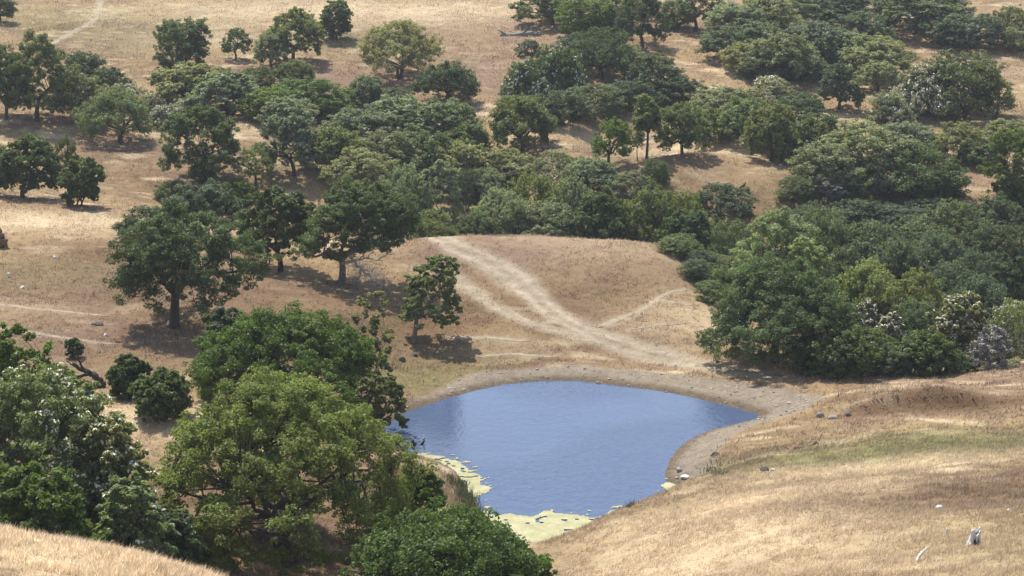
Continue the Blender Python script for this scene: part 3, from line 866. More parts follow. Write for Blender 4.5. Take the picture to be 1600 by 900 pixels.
 (O,'open','mid',1085,-25,80,49,'airy oak with dark stems at the top edge above the bare patch',{}),
 (O,'round','deep',1060,0,50,45,'dark shrubby oak left of the airy oak at the top edge',{}),
 (O,'dome','dark',942,42,116,126,'wide dark oak in the middle of the upper clump with trunk showing',dict(hero=HS)),
 (O,'dome','deep',1022,82,72,148,'rounded dim oak at the right of the upper clump',{}),
 (B_,'mound','dark',868,76,92,150,'dark shrub with silvery blossom along the top of the upper clump',dict(flower=.45)),
 (B_,'mound','dark',822,98,80,160,'dark shrub with silvery blossom at the left end of the upper clump',dict(flower=.3)),
 (O,'round','deep',878,140,80,196,'deep green bush oak at the foot of the upper clump',{}),
 (O,'round','deep',930,130,80,186,'dim oak low in the upper clump right of the deep green bush',{}),
 (O,'round','deep',985,125,70,172,'dark oak low in the upper clump under the rounded dim oak',{}),
 (O,'open','deep',830,62,46,100,'thin dark oak with drooping boughs left of the upper clump',dict(sparse=.7)),
 (S_,'round','mid',810,150,60,182,'olive bush left below the upper clump',{}),
 (O,'dome','mid',815,150,86,236,'leafy oak standing alone on the dry shelf with two stems',{}),
 (O,'slim','mid',856,178,36,227,'small slim oak close to the two-stemmed leafy oak',{}),
 (O,'open','bright',952,183,80,262,'light green two-trunked oak on the sunny shelf',dict(bx=958)),
 (O,'slim','mid',1010,152,56,249,'tall slender oak with a bare thin trunk on the sunny shelf',dict(hero=(26,260,.3))),
 (O,'slim','mid',996,200,24,252,'thin sapling touching the tall slender oak',{}),
 (O,'dome','mid',1066,164,72,242,'oak with an even round crown on the sunny shelf',{}),
 (O,'dome','mid',1102,168,62,228,'oak right behind the even round-crowned one',{}),
 (O,'round','dark',1024,246,42,292,'small dark round tree below the sunny shelf',{}),
 (O,'dome','dark',1062,122,74,166,'dark green oak above the even round-crowned oak',{}),
 (O,'dome','grey',1128,135,90,190,'greyish oak with pale lichen above the shelf',dict(bark='grey')),
 (O,'dome','mid',1165,155,80,225,'oak at the right end of the sunny shelf',{}),
 (O,'dome','mid',1205,162,80,252,'leaning oak with dark trunk over the white dry gap',{}),
 (O,'round','grey',1150,165,60,205,'pale grey-green oak among the shelf oaks',{}),
 (O,'dome','deep',905,52,70,108,'oak filling the upper clump between its bright green top and its silvery shrub',{}),
 (O,'dome','blue',975,66,62,122,'oak in the upper clump just below the tall forked oak',{}),
 (O,'dome','blue',1162,66,62,112,'oak in the upper wood next to the arched trunk oak',{}),
 (O,'dome','blue',1246,66,66,116,'grey-green oak above the dark undergrowth of the upper wood',{}),
 (O,'dome','blue',1340,62,66,108,'grey-green oak at the lower right end of the upper wood',{}),
 (O,'dome','mid',1225,190,80,236,'oak between the shelf oaks and the light olive round oak',{}),
 (O,'dome','blue',450,150,80,205,'grey oak at the upper edge of the ravine grove below the yellow-green one',{}),
 # ---- upper left slope
 (O,'dome','deep',0,-14,40,36,'dark tree in the top left corner casting a shadow on the grass',{}),
 (O,'box','dark',283,30,92,108,'dense square-shaped green tree on the upper slope',dict(hero=HM)),
 (O,'open','dark',368,44,50,93,'small thin scraggly tree right of the square-shaped one',dict(sparse=.55)),
 (O,'dome','mid',462,12,92,97,'oak with a narrow raised top and several dark stems on the upper slope',dict(hero=HM,bx=458)),
 (O,'round','dark',525,0,56,62,'compact rounded dark tree high on the upper slope',dict(hero=HS)),
 (O,'wide','blue',620,32,130,122,'broad grey-green oak on straight stems alone on the upper slope',dict(hero=HM)),
 (O,'dome','dark',699,96,102,161,'dark oak with a flat spreading crown below the broad grey-green oak',dict(hero=HS)),
 (S_,'mound','mid',462,95,66,132,'pale rounded shrub below the oak with the raised top',{}),
 (O,'dome','blue',425,50,50,105,'oak bough mass left of the oak with the raised top',{}),
 (S_,'mound','deep',572,120,72,160,'dim rounded shrub above the wide ravine grove',{}),
 (S_,'mound','deep',620,138,60,165,'low dim shrub right of the dim rounded one',{}),
 (S_,'mound','mid',540,138,60,165,'soft grey-green shrub left of the dim rounded one',{}),
 # ---- left middle slope
 (O,'dome','mid',58,52,120,188,'large oak with a forked black trunk at the left edge of the dry shelf',dict(hero=HM)),
 (O,'dome','dark',8,70,70,188,'dark oak cut by the left frame edge next to the forked trunk',{}),
 (O,'round','dark',130,80,54,128,'small round oak on the skyline of the left clump',{}),
 (O,'dome','dark',172,105,50,150,'dark oak behind the white flowering scrub',{}),
 (O,'dome','blue',122,116,74,188,'dull grey-green oak between the large forked oak and the shelf oak',{}),
 (O,'dome','mid',180,138,130,224,'wide oak standing on the dry shelf with a round shadow',dict(hero=HS,bx=190)),
 (B_,'mound','cream',198,132,70,168,'uppermost white flowering scrub on the left slope',dict(flower=.5)),
 (B_,'mound','cream',236,145,64,178,'white flowering scrub below the square-shaped tree',dict(flower=.7)),
 (B_,'mound','cream',262,165,64,196,'lowest white flowering scrub on the left slope',dict(flower=.7)),
 (B_,'mound','cream',285,158,46,190,'white flowering scrub beside the twisted trunk oak',dict(flower=.4)),
 (O,'wide','blue',300,98,110,165,'flat-topped oak with twisted dark trunks under the square-shaped tree',{}),
 (O,'wide','blue',358,112,110,180,'flat-topped oak with a long curved trunk near the bright bushes',{}),
 (O,'round','dark',400,104,52,148,'dark round oak left of the bright bushes',{}),
 (O,'round','bright',418,138,70,190,'bright green bush left of the ravine grove',{}),
 (O,'round','bright',478,122,100,178,'bright yellow-green oak at the head of the ravine grove',{}),
 (O,'round','bright',510,148,60,190,'bright green oak tucked right under the yellow-green one',{}),
 (O,'open','dark',308,166,136,285,'tall ragged oak with ivy-thick base on the dry slope',dict(hero=HM,bx=314)),
 (S_,'round','dark',320,238,46,286,'dark bush wrapped round the foot of the ragged oak',{}),
 (O,'open','mid',400,228,62,290,'small open oak with several thin stems right of the ragged oak',dict(sparse=.75)),
 (O,'open','blue',452,178,100,275,'oak leaning left on a bare curved trunk beside the dead snag',dict(hero=HS,bx=458)),
 (O,'open','blue',494,205,70,265,'oak with a crooked zigzag trunk just above the dead snag',dict(bx=498)),
 (O,'dome','dark',45,210,110,332,'dark oak behind the pale crest at the left frame edge',dict(hero=HM,depth=208)),
 (O,'dome','dark',0,225,70,332,'dark oak half outside the left frame edge behind the crest',dict(depth=210)),
 (O,'open','dark',112,214,44,300,'thin upper boughs of an oak above the small dark bush',dict(depth=211,sparse=.7)),
 (S_,'round','dark',130,246,70,336,'small dark bush at the right end of the oaks behind the crest',dict(hero=HS,depth=203)),
 (S_,'mound','dark',270,284,60,312,'low dark shrub under the dry slope behind the spreading oak',{}),
 (S_,'mound','bright',365,278,80,312,'low green shrub at the foot of the small open oak',{}),
 # ---- ravine grove, centre
 (O,'dome','blue',560,170,110,245,'pale grey-green oak at the left of the ravine grove',{}),
 (O,'dome','mid',520,200,90,270,'olive oak at the lower left of the ravine grove',{}),
 (O,'dome','blue',625,152,110,225,'soft green oak along the top of the ravine grove',{}),
 (O,'dome','mid',692,156,110,230,'oak along the top right of the ravine grove below the flat-crowned oak',{}),
 (O,'dome','mid',735,192,60,245,'oak at the right tip of the ravine grove by the dry gap',{}),
 (O,'dome','blue',600,205,110,285,'grey-green oak in the middle of the ravine grove',{}),
 (O,'dome','blue',560,232,100,300,'soft olive oak in the lower ravine grove above the bare branched oak',{}),
 (O,'dome','mid',668,205,100,285,'oak with a dark hollow under it in the ravine grove',{}),
 (O,'dome','blue',725,222,90,300,'oak low on the right of the ravine grove',{}),
 (O,'dome','grey',690,250,84,348,'ashen lichen-covered oak at the end of the road behind the crest',dict(hero=HS,depth=214,bark='grey')),
 (O,'round','deep',728,262,40,330,'dark narrow tree right against the ashen oak',{}),
 (O,'dome','blue',640,258,80,335,'grey-green oak left of the ashen oak',dict(depth=216)),
 (S_,'mound','mid',675,328,90,366,'low green bushes lining the top of the road',dict(depth=199)),
 (S_,'mound','mid',745,330,70,368,'low bush on the crest right of the dark gap',dict(depth=199)),
 # ---- ravine wood behind the crest
 (O,'dome','grey',762,262,56,320,'silvery bare-limbed oak behind the meadow crest',dict(bark='pale')),
 (O,'dome','blue',790,232,90,300,'grey-green oak at the top left of the ravine wood',{}),
 (O,'dome','grey',868,235,80,300,'whitish lichened oak at the top of the ravine wood',dict(bark='pale')),
 (O,'dome','blue',925,245,90,310,'oak at the top right of the ravine wood by the shelf',{}),
 (O,'dome','mid',830,270,90,340,'oak in the middle of the ravine wood',dict(depth=214)),
 (O,'dome','blue',780,295,80,362,'grey-green oak on the crest left of the dark-stemmed oak',dict(depth=203)),
 (O,'dome','blue',850,315,90,366,'oak with a low spreading crown on the meadow crest',dict(depth=202)),
 (O,'dome','dark',940,298,120,372,'dark-stemmed broad oak standing on the meadow crest',dict(hero=HS,depth=200)),
 (O,'dome','blue',895,275,80,340,'dim oak just behind the dark-stemmed broad oak',dict(depth=210)),
 (O,'dome','grey',985,268,70,320,'grey mossy oak under the small dark round tree',dict(bark='grey')),
 (O,'dome','mid',1015,290,100,372,'rounded green oak right of the dark-stemmed broad oak',dict(depth=203)),
 (O,'dome','dark',1075,330,100,420,'dark oak drooping over the right end of the meadow crest',dict(hero=HS,depth=197)),
 (O,'dome','deep',1125,286,92,350,'dark oak jutting out by the lone dark stump',{}),
 (O,'dome','mid',1065,300,80,360,'green oak between the rounded oak and the jutting dark oak',dict(depth=212)),
 (O,'round','mid',1130,340,80,420,'grey-green oak left of the willow-like tree',dict(depth=196)),
 (S_,'round','mid',1105,395,80,450,'low olive bush at the right foot of the meadow',dict(depth=190)),
 (S_,'round','mid',1150,400,70,465,'leafy bush between the meadow edge and the massive dark oak',dict(depth=184)),
]
for (nm, cat), form, leaf, x, top, w, base, label, opt in TREES:
    place_tree(nm, cat, form, leaf, x, top, w, base, label, **opt)

# ------------------------------------------------------------------ the dirt road and the cattle paths as sheets on the ground
M_ROAD = ground_material("bare_dirt", .75)
def strip(name, P, w0, w1, seed, ruts):
    n = len(P); k = 13
    T = np.gradient(P, axis=0); T /= np.linalg.norm(T, axis=1)[:,None]
    N = np.stack([T[:,1], -T[:,0]], 1)
    s = np.linspace(-1, 1, k)
    d = np.arange(n)*.45
    wl = np.linspace(w0, w1, n)*(.72+.6*vnoise(d/1.6, d*0, seed)); wr = np.linspace(w0, w1, n)*(.72+.6*vnoise(d/1.6, d*0, seed+9))
    e = np.minimum(1, np.minimum(np.arange(n), np.arange(n)[::-1])/4.0)**.5
    off = np.where(s[None] < 0, s[None]*(wl*e)[:,None], s[None]*(wr*e)[:,None])
    X = P[:,0:1]+N[:,0:1]*off; Y = P[:,1:2]+N[:,1:2]*off
    Z = height(X, Y)+.035*(1-np.abs(s[None])**6)+.004
    c = np.broadcast_to(C_DIRT, (n, k, 3)).copy()
    mixr = .72 if ruts else .55
    c = C_DIRT*mixr + cover(X, Y)[0]*(1-mixr)
    if ruts:
        mid = np.exp(-(off/.42)**2)*(.10+.3*vnoise(X/1.1, Y/1.1, seed+2)); rut = np.exp(-((np.abs(off)-.85)/.3)**2)
        c = c*(1-mid[...,None]) + C_BROWN*1.1*mid[...,None]
        c = c*(1+.09*rut[...,None])
        Z = Z - .012*rut
    edge = sstep(.55, 1.0, np.abs(s))[None]*(.3+.9*vnoise(X*1.3, Y*1.3, seed+3))
    edge = np.clip(edge, 0, .9)[...,None]
    c = c*(1-edge) + cover(X, Y)[0]*edge
    c = c*(.72+.32*vnoise(X*2.1, Y*2.1, seed+4)+.22*vnoise(X*.8, Y*.8, seed+6))[...,None]
    i = np.arange(n-1)[:,None]*k; j = np.arange(k-1)[None]
    q = np.stack([i+j, i+j+1, i+k+j+1, i+k+j], -1).reshape(-1,4)
    # wind upwards
    v = np.stack([X, Y, Z], -1).reshape(-1,3)
    a_, b_, c_ = v[q[0,0]], v[q[0,1]], v[q[0,2]]
    if np.cross(b_-a_, c_-a_)[2] < 0: q = q[:, ::-1]
    link(name, mesh_np(name, v, q, [M_ROAD], True, {'cover': c.reshape(-1,3)}), kind='structure')
strip('dirt_road', roads_w[0], 1.9, .85, 5, True)
for i, (P, w) in enumerate(paths_w): strip('path', P, w, w*.8, 20+i, False)

# ------------------------------------------------------------------ algae on the pond
m = NT("pale_algae")
p = m.pos(); n1 = m.noise(.9, 5, .65, p); n2 = m.noise(5, 4, .7, p)
col = m.mix(lin(136,132,84), lin(166,160,118), m.ramp(n1, [(.35, 0.), (.65, 1.)]))
col = m.mix(col, lin(112,114,60), m.math('MULTIPLY', m.ramp(n2, [(.5, 0.), (.72, 1.)]), .7))
bs = m.n("ShaderNodeBsdfPrincipled"); bs.inputs['Roughness'].default_value = .6
m.l(col, bs.inputs['Base Color']); m.l(m.bump(n2, .6, .05), bs.inputs['Normal']); m.l(bs.outputs[0], m.out.inputs['Surface'])
M_ALGAE = m.m
ALGAE = [
 [(628,712),(660,710),(692,713),(722,722),(735,735),(760,748),(748,757),(772,764),(755,772),(742,780),(752,795),(775,805),(800,803),(830,807),(850,800),(880,803),(912,803),(918,811),(945,806),(962,797),(990,790),
  (1002,795),(940,826),(885,850),(845,872),(815,880),(790,856),(757,822),(734,790),(720,762),(704,738),(676,723),(636,718)],
 [(1028,759),(1050,754),(1068,760),(1064,771),(1042,769)],
 [(1004,785),(1022,777),(1034,781),(1016,791)],
]
gv, gf, off_ = [], [], 0
st = .13
for A in ALGAE:
    W_ = on_level(np.array([q[0] for q in A]), np.array([q[1] for q in A]))[:, :2]
    xs = np.arange(W_[:,0].min()-.3, W_[:,0].max()+.3, st); ys = np.arange(W_[:,1].min()-.3, W_[:,1].max()+.3, st)
    X, Y = np.meshgrid(xs, ys)
    wob = .28
    Xp = X+(fbm(X, Y, 1.1, 5, 3)-.5)*wob*2; Yp = Y+(fbm(X, Y, 1.1, 8, 3)-.5)*wob*2.4
    ins = inside(Xp, Yp, W_)
    dd, _ = seg_dist(Xp, Yp, W_)
    ins |= (dd < .75) & (fbm(X, Y*1.3, .55, 44, 3) > .66)
    crack = np.abs(fbm(X, Y*1.6, 2.6, 31, 3)-.5)
    ins &= ~((crack < .007) & (dd < 1.6))
    Z = .012+.022*sstep(0, .5, dd)+.02*fbm(X, Y, .5, 3, 2)
    id_ = np.arange(X.size).reshape(X.shape)
    ok = ins[:-1,:-1]&ins[1:,:-1]&ins[:-1,1:]&ins[1:,1:]
    q = np.stack([id_[:-1,:-1][ok], id_[:-1,1:][ok], id_[1:,1:][ok], id_[1:,:-1][ok]], 1)
    gv.append(np.stack([X, Y, Z], -1).reshape(-1,3)); gf.append(q+off_); off_ += X.size
gv = np.vstack(gv); gf = np.vstack(gf)
used = np.unique(gf); rm = np.full(len(gv), -1); rm[used] = np.arange(len(used))
link('algae', mesh_np('algae', gv[used], rm[gf], [M_ALGAE], True), kind='stuff')

# ------------------------------------------------------------------ grass
m = NT("dry_grass_blades")
col = m.attr('cover', True)
d1 = m.n("ShaderNodeBsdfDiffuse"); m.l(col, d1.inputs[0])
d2 = m.n("ShaderNodeBsdfTranslucent"); m.l(col, d2.inputs[0])
mx = m.n("ShaderNodeMixShader"); mx.inputs[0].default_value = .45
m.l(d1.outputs[0], mx.inputs[1]); m.l(d2.outputs[0], mx.inputs[2]); m.l(mx.outputs[0], m.out.inputs['Surface'])
M_GRASS = m.m
def grass(name, n, ylo, yhi, blades, hgt, wid, spread, dens_pow=0., straw=.3, seed=1, keepf=None):
    rg = np.random.default_rng(seed)
    y = rg.uniform(ylo, yhi, n); x = rg.uniform(-1, 1, n)*(y*.285+3)
    pz = height(x, y); sd = pond_sd(x, y)
    c, dirt, grav = cover(x, y)
    clump = fbm(x, y, 1.3, 91, 3)*.6+fbm(x, y, 5, 95, 2)*.4
    keep = (sd > .5) & (rg.uniform(size=n) > dirt*1.0) & (rg.uniform(size=n) > grav*1.2) & (rg.uniform(size=n) < sstep(.30, .62, clump)*.9+.12)
    if keepf is not None: keep &= keepf(x, y)
    x, y, pz, c, clump = x[keep], y[keep], pz[keep], c[keep], clump[keep]
    n = len(x)
    c = c*(1-straw*rg.uniform(0,1,(n,1))) + C_STRAW*1.05*straw*rg.uniform(0,1,(n,1))
    c = c*rg.uniform(1.2,1.7,(n,1))*(1+.04*sstep(118, 100, y))[:,None]
    lum = c.mean(1, keepdims=True)
    c = c*.70 + lum*.30*np.array([1.10, .98, .86])
    b = blades
    px = np.repeat(x, b)+rg.normal(size=n*b)*spread; py = np.repeat(y, b)+rg.normal(size=n*b)*spread
    z = height(px, py)-.02
    h = hgt*np.repeat(rg.uniform(.5,1.25,n)*(.5+.9*clump), b)*rg.uniform(.6,1.2,n*b)
    a = rg.uniform(0, 2*np.pi, n*b); w = wid*rg.uniform(.6,1.4,n*b)
    lean = rg.normal(size=(n*b,2))*.35 + [.25, -.1]
    B = np.stack([px, py, z], 1); D = np.stack([np.cos(a)*w, np.sin(a)*w, np.zeros(n*b)], 1)*.5
    Tp = B+np.stack([lean[:,0]*h, lean[:,1]*h, h], 1)
    v = np.stack([B-D, B+D, Tp], 1).reshape(-1,3); f = np.arange(3*n*b).reshape(-1,3)
    link(name, mesh_np(name, v, f, [M_GRASS], False, {'cover': np.repeat(np.repeat(c, b, 0), 3, 0)}), kind='stuff')
grass('dry_grass', 230000, 47, 128, 4, .24, .04, .09, seed=1)
grass('dry_grass', 100000, 124, 262, 3, .26, .09, .16, seed=2)
grass('dry_grass', 60000, 255, 350, 2, .34, .16, .3, straw=.4, seed=5)
grass('dry_grass', 60000, 48, 67, 5, .30, .022, .08, straw=.9, seed=3, keepf=lambda x, y: x < -4)

# green rushes on the banks
m = NT("rushes"); _t = m.attr('tint')
bs = m.n("ShaderNodeBsdfPrincipled"); bs.inputs['Roughness'].default_value = .7
m.l(m.mix((.10,.14,.04), (.22,.22,.10), _t), bs.inputs['Base Color']); m.l(bs.outputs[0], m.out.inputs['Surface'])
vs, ts = [], []
for qx, qy, rad, n_, hh in [(728,778,.9,260,.7),(735,795,.8,220,.7),(722,760,.5,120,.5),(742,810,.6,120,.5),(1112,738,.8,120,.4),(1125,742,.6,90,.35),(985,790,.4,60,.4),(925,815,.5,70,.4),(706,752,.8,120,.5)]:
    q0 = hit(qx, qy)
    rg = np.random.default_rng(qx)
    px = q0[0]+rg.normal(size=n_)*rad*.5; py = q0[1]+rg.normal(size=n_)*rad; h = hh*rg.uniform(.5,1.2,n_)
    a = rg.uniform(0, 6.28, n_); B = np.stack([px, py, height(px,py)-.03], 1)
    D = np.stack([np.cos(a)*.035, np.sin(a)*.035, 0*a], 1)
    vs.append(np.stack([B-D, B+D, B+np.stack([rg.normal(size=n_)*.2*h, rg.normal(size=n_)*.2*h, h], 1)], 1).reshape(-1,3)); ts.append(np.repeat(rg.uniform(size=n_), 3))
vs = np.vstack(vs)
link('rushes', mesh_np('rushes', vs, np.arange(len(vs)).reshape(-1,3), [m.m], False, {'tint': np.concatenate(ts)}), kind='stuff')

# ------------------------------------------------------------------ stones
def ico(sub):
    import bmesh
    bm = bmesh.new(); bmesh.ops.create_icosphere(bm, subdivisions=sub, radius=1)
    v = np.array([p.co[:] for p in bm.verts]); f = np.array([[q.index for q in t.verts] for t in bm.faces]); bm.free()
    return v, f
IV, IF = ico(3); JV, JF = ico(1)
STONE = {'pale': plain("pale_stone", (.62,.59,.54), .85, 3, .25), 'grey': plain("grey_stone", (.24,.22,.20), .9, 3, .45), 'dark': plain("dark_stone", (.10,.09,.08), .9, 3, .4)}
ROCKS = [ # x, y, width px, height px, tone, label
 (268,508,13,9,'pale','white rock at the foot of the lone spreading oak'),
 (14,434,6,9,'pale','small upright white stone on the left field'),
 (85,404,6,5,'pale','small pale stone high on the left field'),
 (35,451,7,5,'pale','flat pale stone under the upright white one'),
 (152,508,16,6,'dark','low dark stone left of the lone spreading oak'),
 (165,525,6,5,'pale','tiny pale stone above the fallen tree'),
 (1281,651,12,9,'grey','grey stone at the left of a row of three on the mound'),
 (1302,654,15,7,'grey','flat grey stone in the middle of a row of three on the mound'),
 (1324,650,11,10,'dark','dark stone at the right of a row of three on the mound'),
 (1195,736,13,9,'dark','dark pointed stone below the dead branch on the right bank'),
 (1208,736,8,6,'pale','small pale stone beside the dark pointed one'),
 (1118,712,13,7,'dark','dark stone on the grass edge of the right shore'),
 (1070,747,12,7,'pale','pale stone on the gravel point of the right shore'),
 (1062,738,10,7,'grey','grey stone on the gravel point of the right shore'),
 (648,557,10,7,'dark','dark clod below the slender leaning oak'),
 (628,564,11,8,'dark','dark clod left of the one below the leaning oak'),
 (1468,796,11,8,'pale','pale stone above the bleached branch'),
 (1577,800,9,6,'pale','white stone right of the hollow stump'),
 (1479,836,5,12,'pale','slim white stone between the bleached branch and the hollow stump'),
 (196,883,9,8,'grey','small grey stone in the pale grass crest'),
 (1082,641,8,5,'pale','pale stone at the water edge of the far shore'),
]
for i, (qx, qy, w, h, tone, lab) in enumerate(ROCKS):
    q0 = hit(qx, qy); s = q0[1]/F
    rg = np.random.default_rng(i+50)
    v = IV.copy()
    for _ in range(9):
        nrm = unit(rg.normal(size=3)); dcut = rg.uniform(.55,.9)
        pr = v@nrm; v -= np.maximum(pr-dcut, 0)[:,None]*nrm*.9
    v *= (1+.10*(vnoise(v[:,0]*3+9, v[:,1]*3+v[:,2]*4, i)-.5))[:,None]
    v[:,2] = np.maximum(v[:,2], -.5)
    v = v*np.array([w*s*.62, w*s*.5, h*s*.72])
    o = link('rock', mesh_np('rock', v, IF, [STONE[tone]], False), label=lab, cat='rock', group='stones on the grass and the shore')
    o.location = q0 + [0, 0, .16*h*s]
n = 70000; rg = np.random.default_rng(4)
x = rg.uniform(POND[:,0].min()-6, POND[:,0].max()+6, n); y = rg.uniform(POND[:,1].min()-4, POND[:,1].max()+7, n)
sd = pond_sd(x, y); cg = cover(x, y)[2]
kp = (sd > -.15) & (cg > .45) & (rg.uniform(size=n) < .75*fbm(x, y, 2.2, 71)+.1); x, y = x[kp][:14000], y[kp][:14000]; n = len(x)
sz = rg.uniform(.014,.04,n)*(1+2.2*(rg.uniform(size=n) > .955))
dv = JV[None]*(1+.3*rg.uniform(-1,1,(n,len(JV),1)))*sz[:,None,None]*rg.uniform(.6,1.4,(n,1,3))*[1.2,1.2,.8]
dv = dv + np.stack([x, y, height(x, y)+sz*.1], 1)[:,None]
m = NT("shore_gravel_stones"); _t = m.attr('tint'); bs = m.n("ShaderNodeBsdfPrincipled"); bs.inputs['Roughness'].default_value = .9
m.l(m.mix((.16,.14,.12), (.46,.41,.35), _t), bs.inputs['Base Color']); m.l(bs.outputs[0], m.out.inputs['Surface'])
link('gravel', mesh_np('gravel', dv.reshape(-1,3), (JF[None]+np.arange(n)[:,None,None]*len(JV)).reshape(-1,3), [m.m], False, {'tint': np.repeat(rg.uniform(size=n)**1.5, len(JV))}), kind='stuff')

# ------------------------------------------------------------------ dead wood
def dead_wood(name, cat, label, qx, qy, pieces, mat, water=False, leaf=None):
    """pieces: (part name, [(dx, up, away)...] in photograph pixels from the base, [radii in pixels], optional material)"""
    q0 = on_level(qx, qy) if water else hit(qx, qy)
    s = q0[1]/F
    root = bpy.data.objects.new(name, None); COL.objects.link(root); root.location = q0; root.empty_display_size = .3
    root['label'] = label; root['category'] = cat
    if name in ('snag', 'stump', 'fallen_log', 'fallen_branch'): root['group'] = {'snag': 'dead standing trunks', 'stump': 'old stumps', 'fallen_log': 'fallen logs', 'fallen_branch': 'fallen branches'}[name]
    rg = np.random.default_rng(qx)
    for pc in pieces:
        pn, pts, rad = pc[:3]
        g = Geo()
        P = np.array(pts, float)[:, [0,2,1]]*s
        t = np.linspace(0, 1, len(P)); tt = np.linspace(0, 1, 4*len(P))
        Q = np.stack([np.interp(tt, t, P[:,k]) for k in range(3)], 1)
        Rr = np.interp(tt, t, np.array(rad, float))*s*(1.35 if name in ('fallen_tree', 'snag', 'fallen_log') else 1.0)
        Q[1:-1] += rg.normal(size=(len(Q)-2,3))*Rr[1:-1,None]*.28
        Rr = Rr*rg.uniform(.8,1.2,len(Rr))
        g.tube(Q, Rr, 8)
        o = link(pn, g.mesh(pn, [BARK[pc[3] if len(pc) > 3 else mat]]), parent=root)
    return root
dead_wood('fallen_tree','fallen tree','fallen dead oak with a pale upright stub and one living tuft on a bent stem',160,606,
 [('trunk',[(4,4,0),(-12,16,4),(-30,26,8),(-48,38,10)],[4.5,4,3,1.6]),('branch',[(2,2,-4),(-18,8,-6),(-36,14,-2),(-50,22,2),(-58,34,4)],[3,2.6,2,1.2,.6]),
  ('branch',[(-8,6,-4),(-30,4,-10),(-48,10,-14),(-62,2,-18)],[2.4,2,1.4,.6]),('branch',[(-20,20,6),(-40,18,0),(-58,22,-4)],[2,1.4,.7]),('branch',[(-30,26,8),(-46,30,16),(-62,40,20)],[2,1.3,.5]),
  ('branch',[(-10,-4,-6),(-28,-10,-12),(-42,-8,-16)],[2.2,1.6,.8]),('branch',[(0,8,4),(-16,2,-16),(-24,-10,-30)],[2,1.4,.8]),
  ('stub',[(-10,-10,-10),(-12,4,-8),(-11,10,-8)],[3.4,2.8,2.2],'pale'),('stem',[(-30,26,8),(-36,40,6),(-42,58,6),(-46,70,6)],[1.8,1.4,1.0,.5],'black')], 'black')
place_tree('oak_tree','tree','round','dark',113,530,30,560,'small round living tuft growing from the fallen dead oak',hero=(16,200,.17),bx=117)
dead_wood('fallen_log','fallen log','dark branching dead log lying on the bare upper slope',822,57,
 [('trunk',[(-40,2,0),(-14,2,2),(8,4,0),(24,3,0)],[1.6,2.4,2.6,1.6]),('branch',[(-4,3,0),(-1,10,-2),(0,15,-2)],[1.8,1.2,.5]),('branch',[(6,4,0),(9,10,2),(9,16,3)],[1.6,1.1,.5]),('branch',[(-30,2,0),(-40,8,0),(-44,10,0)],[1.5,1,.5]),('branch',[(12,3,0),(20,7,-4),(28,2,-6)],[1.4,1,.5])],'silver')
dead_wood('fallen_branch','branch','dark dead branch lying on the grassy mound right of the pond',1228,706,
 [('trunk',[(0,1,-14),(8,4,-4),(22,7,0),(40,9,6),(50,11,8)],[2.0,3.6,3.0,1.8,1.2]),('branch',[(8,4,-4),(0,7,2),(-5,8,4)],[1.4,1,.5]),('branch',[(44,10,6),(49,14,8),(54,11,10)],[1.4,1.6,.7]),('branch',[(22,7,0),(27,10,4),(30,12,6)],[1,.7,.4])],'rust')
dead_wood('fallen_branch','branch','bleached white branch lying in the grass below the hollow stump',1437,876,
 [('trunk',[(-19,-2,-40),(-12,1,-24),(-2,7,-2),(6,10,12),(22,12,34)],[.9,1.6,2.4,2.3,.9]),('branch',[(-2,4,-4),(-8,-2,-16)],[1.2,.6]),('branch',[(6,9,12),(10,7,8),(13,6,4)],[1.1,.8,.4])],'pale')
dead_wood('snag','dead trunk','dark leaning post of drowned wood with a pale tip in the pond',645,700,
 [('trunk',[(1,-12,0),(0,0,0),(3,6,0),(0,14,0)],[2,1.8,1.8,1.2]),('tip',[(0,13,0),(-2,17,0),(-2.5,19,0)],[1.3,1.1,.6],'pale'),('branch',[(2,5,0),(5,8,0)],[1.6,.9])],'black',water=True)
dead_wood('snag','dead trunk','shorter drowned post with a white upper half in the pond',661,694,
 [('trunk',[(1,-12,0),(-1,0,0),(0,3,0),(2,5,0)],[1.4,1.4,1.3,1.1]),('tip',[(2,4.5,0),(2.5,9,0),(3,13,0)],[1.2,1.3,.5],'pale')],'black',water=True)
dead_wood('stump','stump','dark rotten stump cut by the left frame edge on the pale crest',4,386,
 [('trunk',[(0,-6,0),(0,6,0),(-4,22,0),(-6,30,0)],[8,7.5,6,3.5]),('root',[(2,2,0),(8,-2,-6),(14,-8,-10)],[4,3,1.2])],'rust')
dead_wood('stump','stump','lone dark leaning stump on the dry slope of the far clearing',1157,297,
 [('trunk',[(-6,-3,0),(0,1,0),(5,7,0)],[2.2,2.8,2.2]),('branch',[(4,6,0),(7,9,0),(8,12,0)],[1.8,1.4,.6])],'black')
dead_wood('snag','dead trunk','broken dead stem with white patches above the bare branched oak',512,282,
 [('trunk',[(0,-4,0),(1,6,0),(-2,16,0),(-8,20,0),(-18,22,0)],[2.4,2.2,1.8,1.3,.6]),('branch',[(0,8,0),(8,14,0),(16,20,0)],[1.4,1,.5]),('branch',[(-1,14,0),(0,24,0)],[1.2,.5]),('stub',[(1,2,-4),(3,7,-5)],[2.2,1.6],'pale')],'black')
dead_wood('snag','dead trunk','orange brown dead trunk with a crooked tip beside the top corner oak',1557,64,
 [('trunk',[(0,-4,0),(1,14,0),(-1,26,0),(-4,40,0),(-8,47,0)],[2.4,2.2,2,1.5,.8]),('branch',[(0,22,0),(6,30,0)],[1.2,.6])],'rust')
dead_wood('fallen_log','fallen log','pale log on the ground behind the tall slender oak',1008,219,
 [('trunk',[(-12,1,0),(0,1.5,0),(12,1,0)],[1.4,1.7,1.2]),('branch',[(2,1.5,0),(8,4,0)],[.8,.4])],'pale')
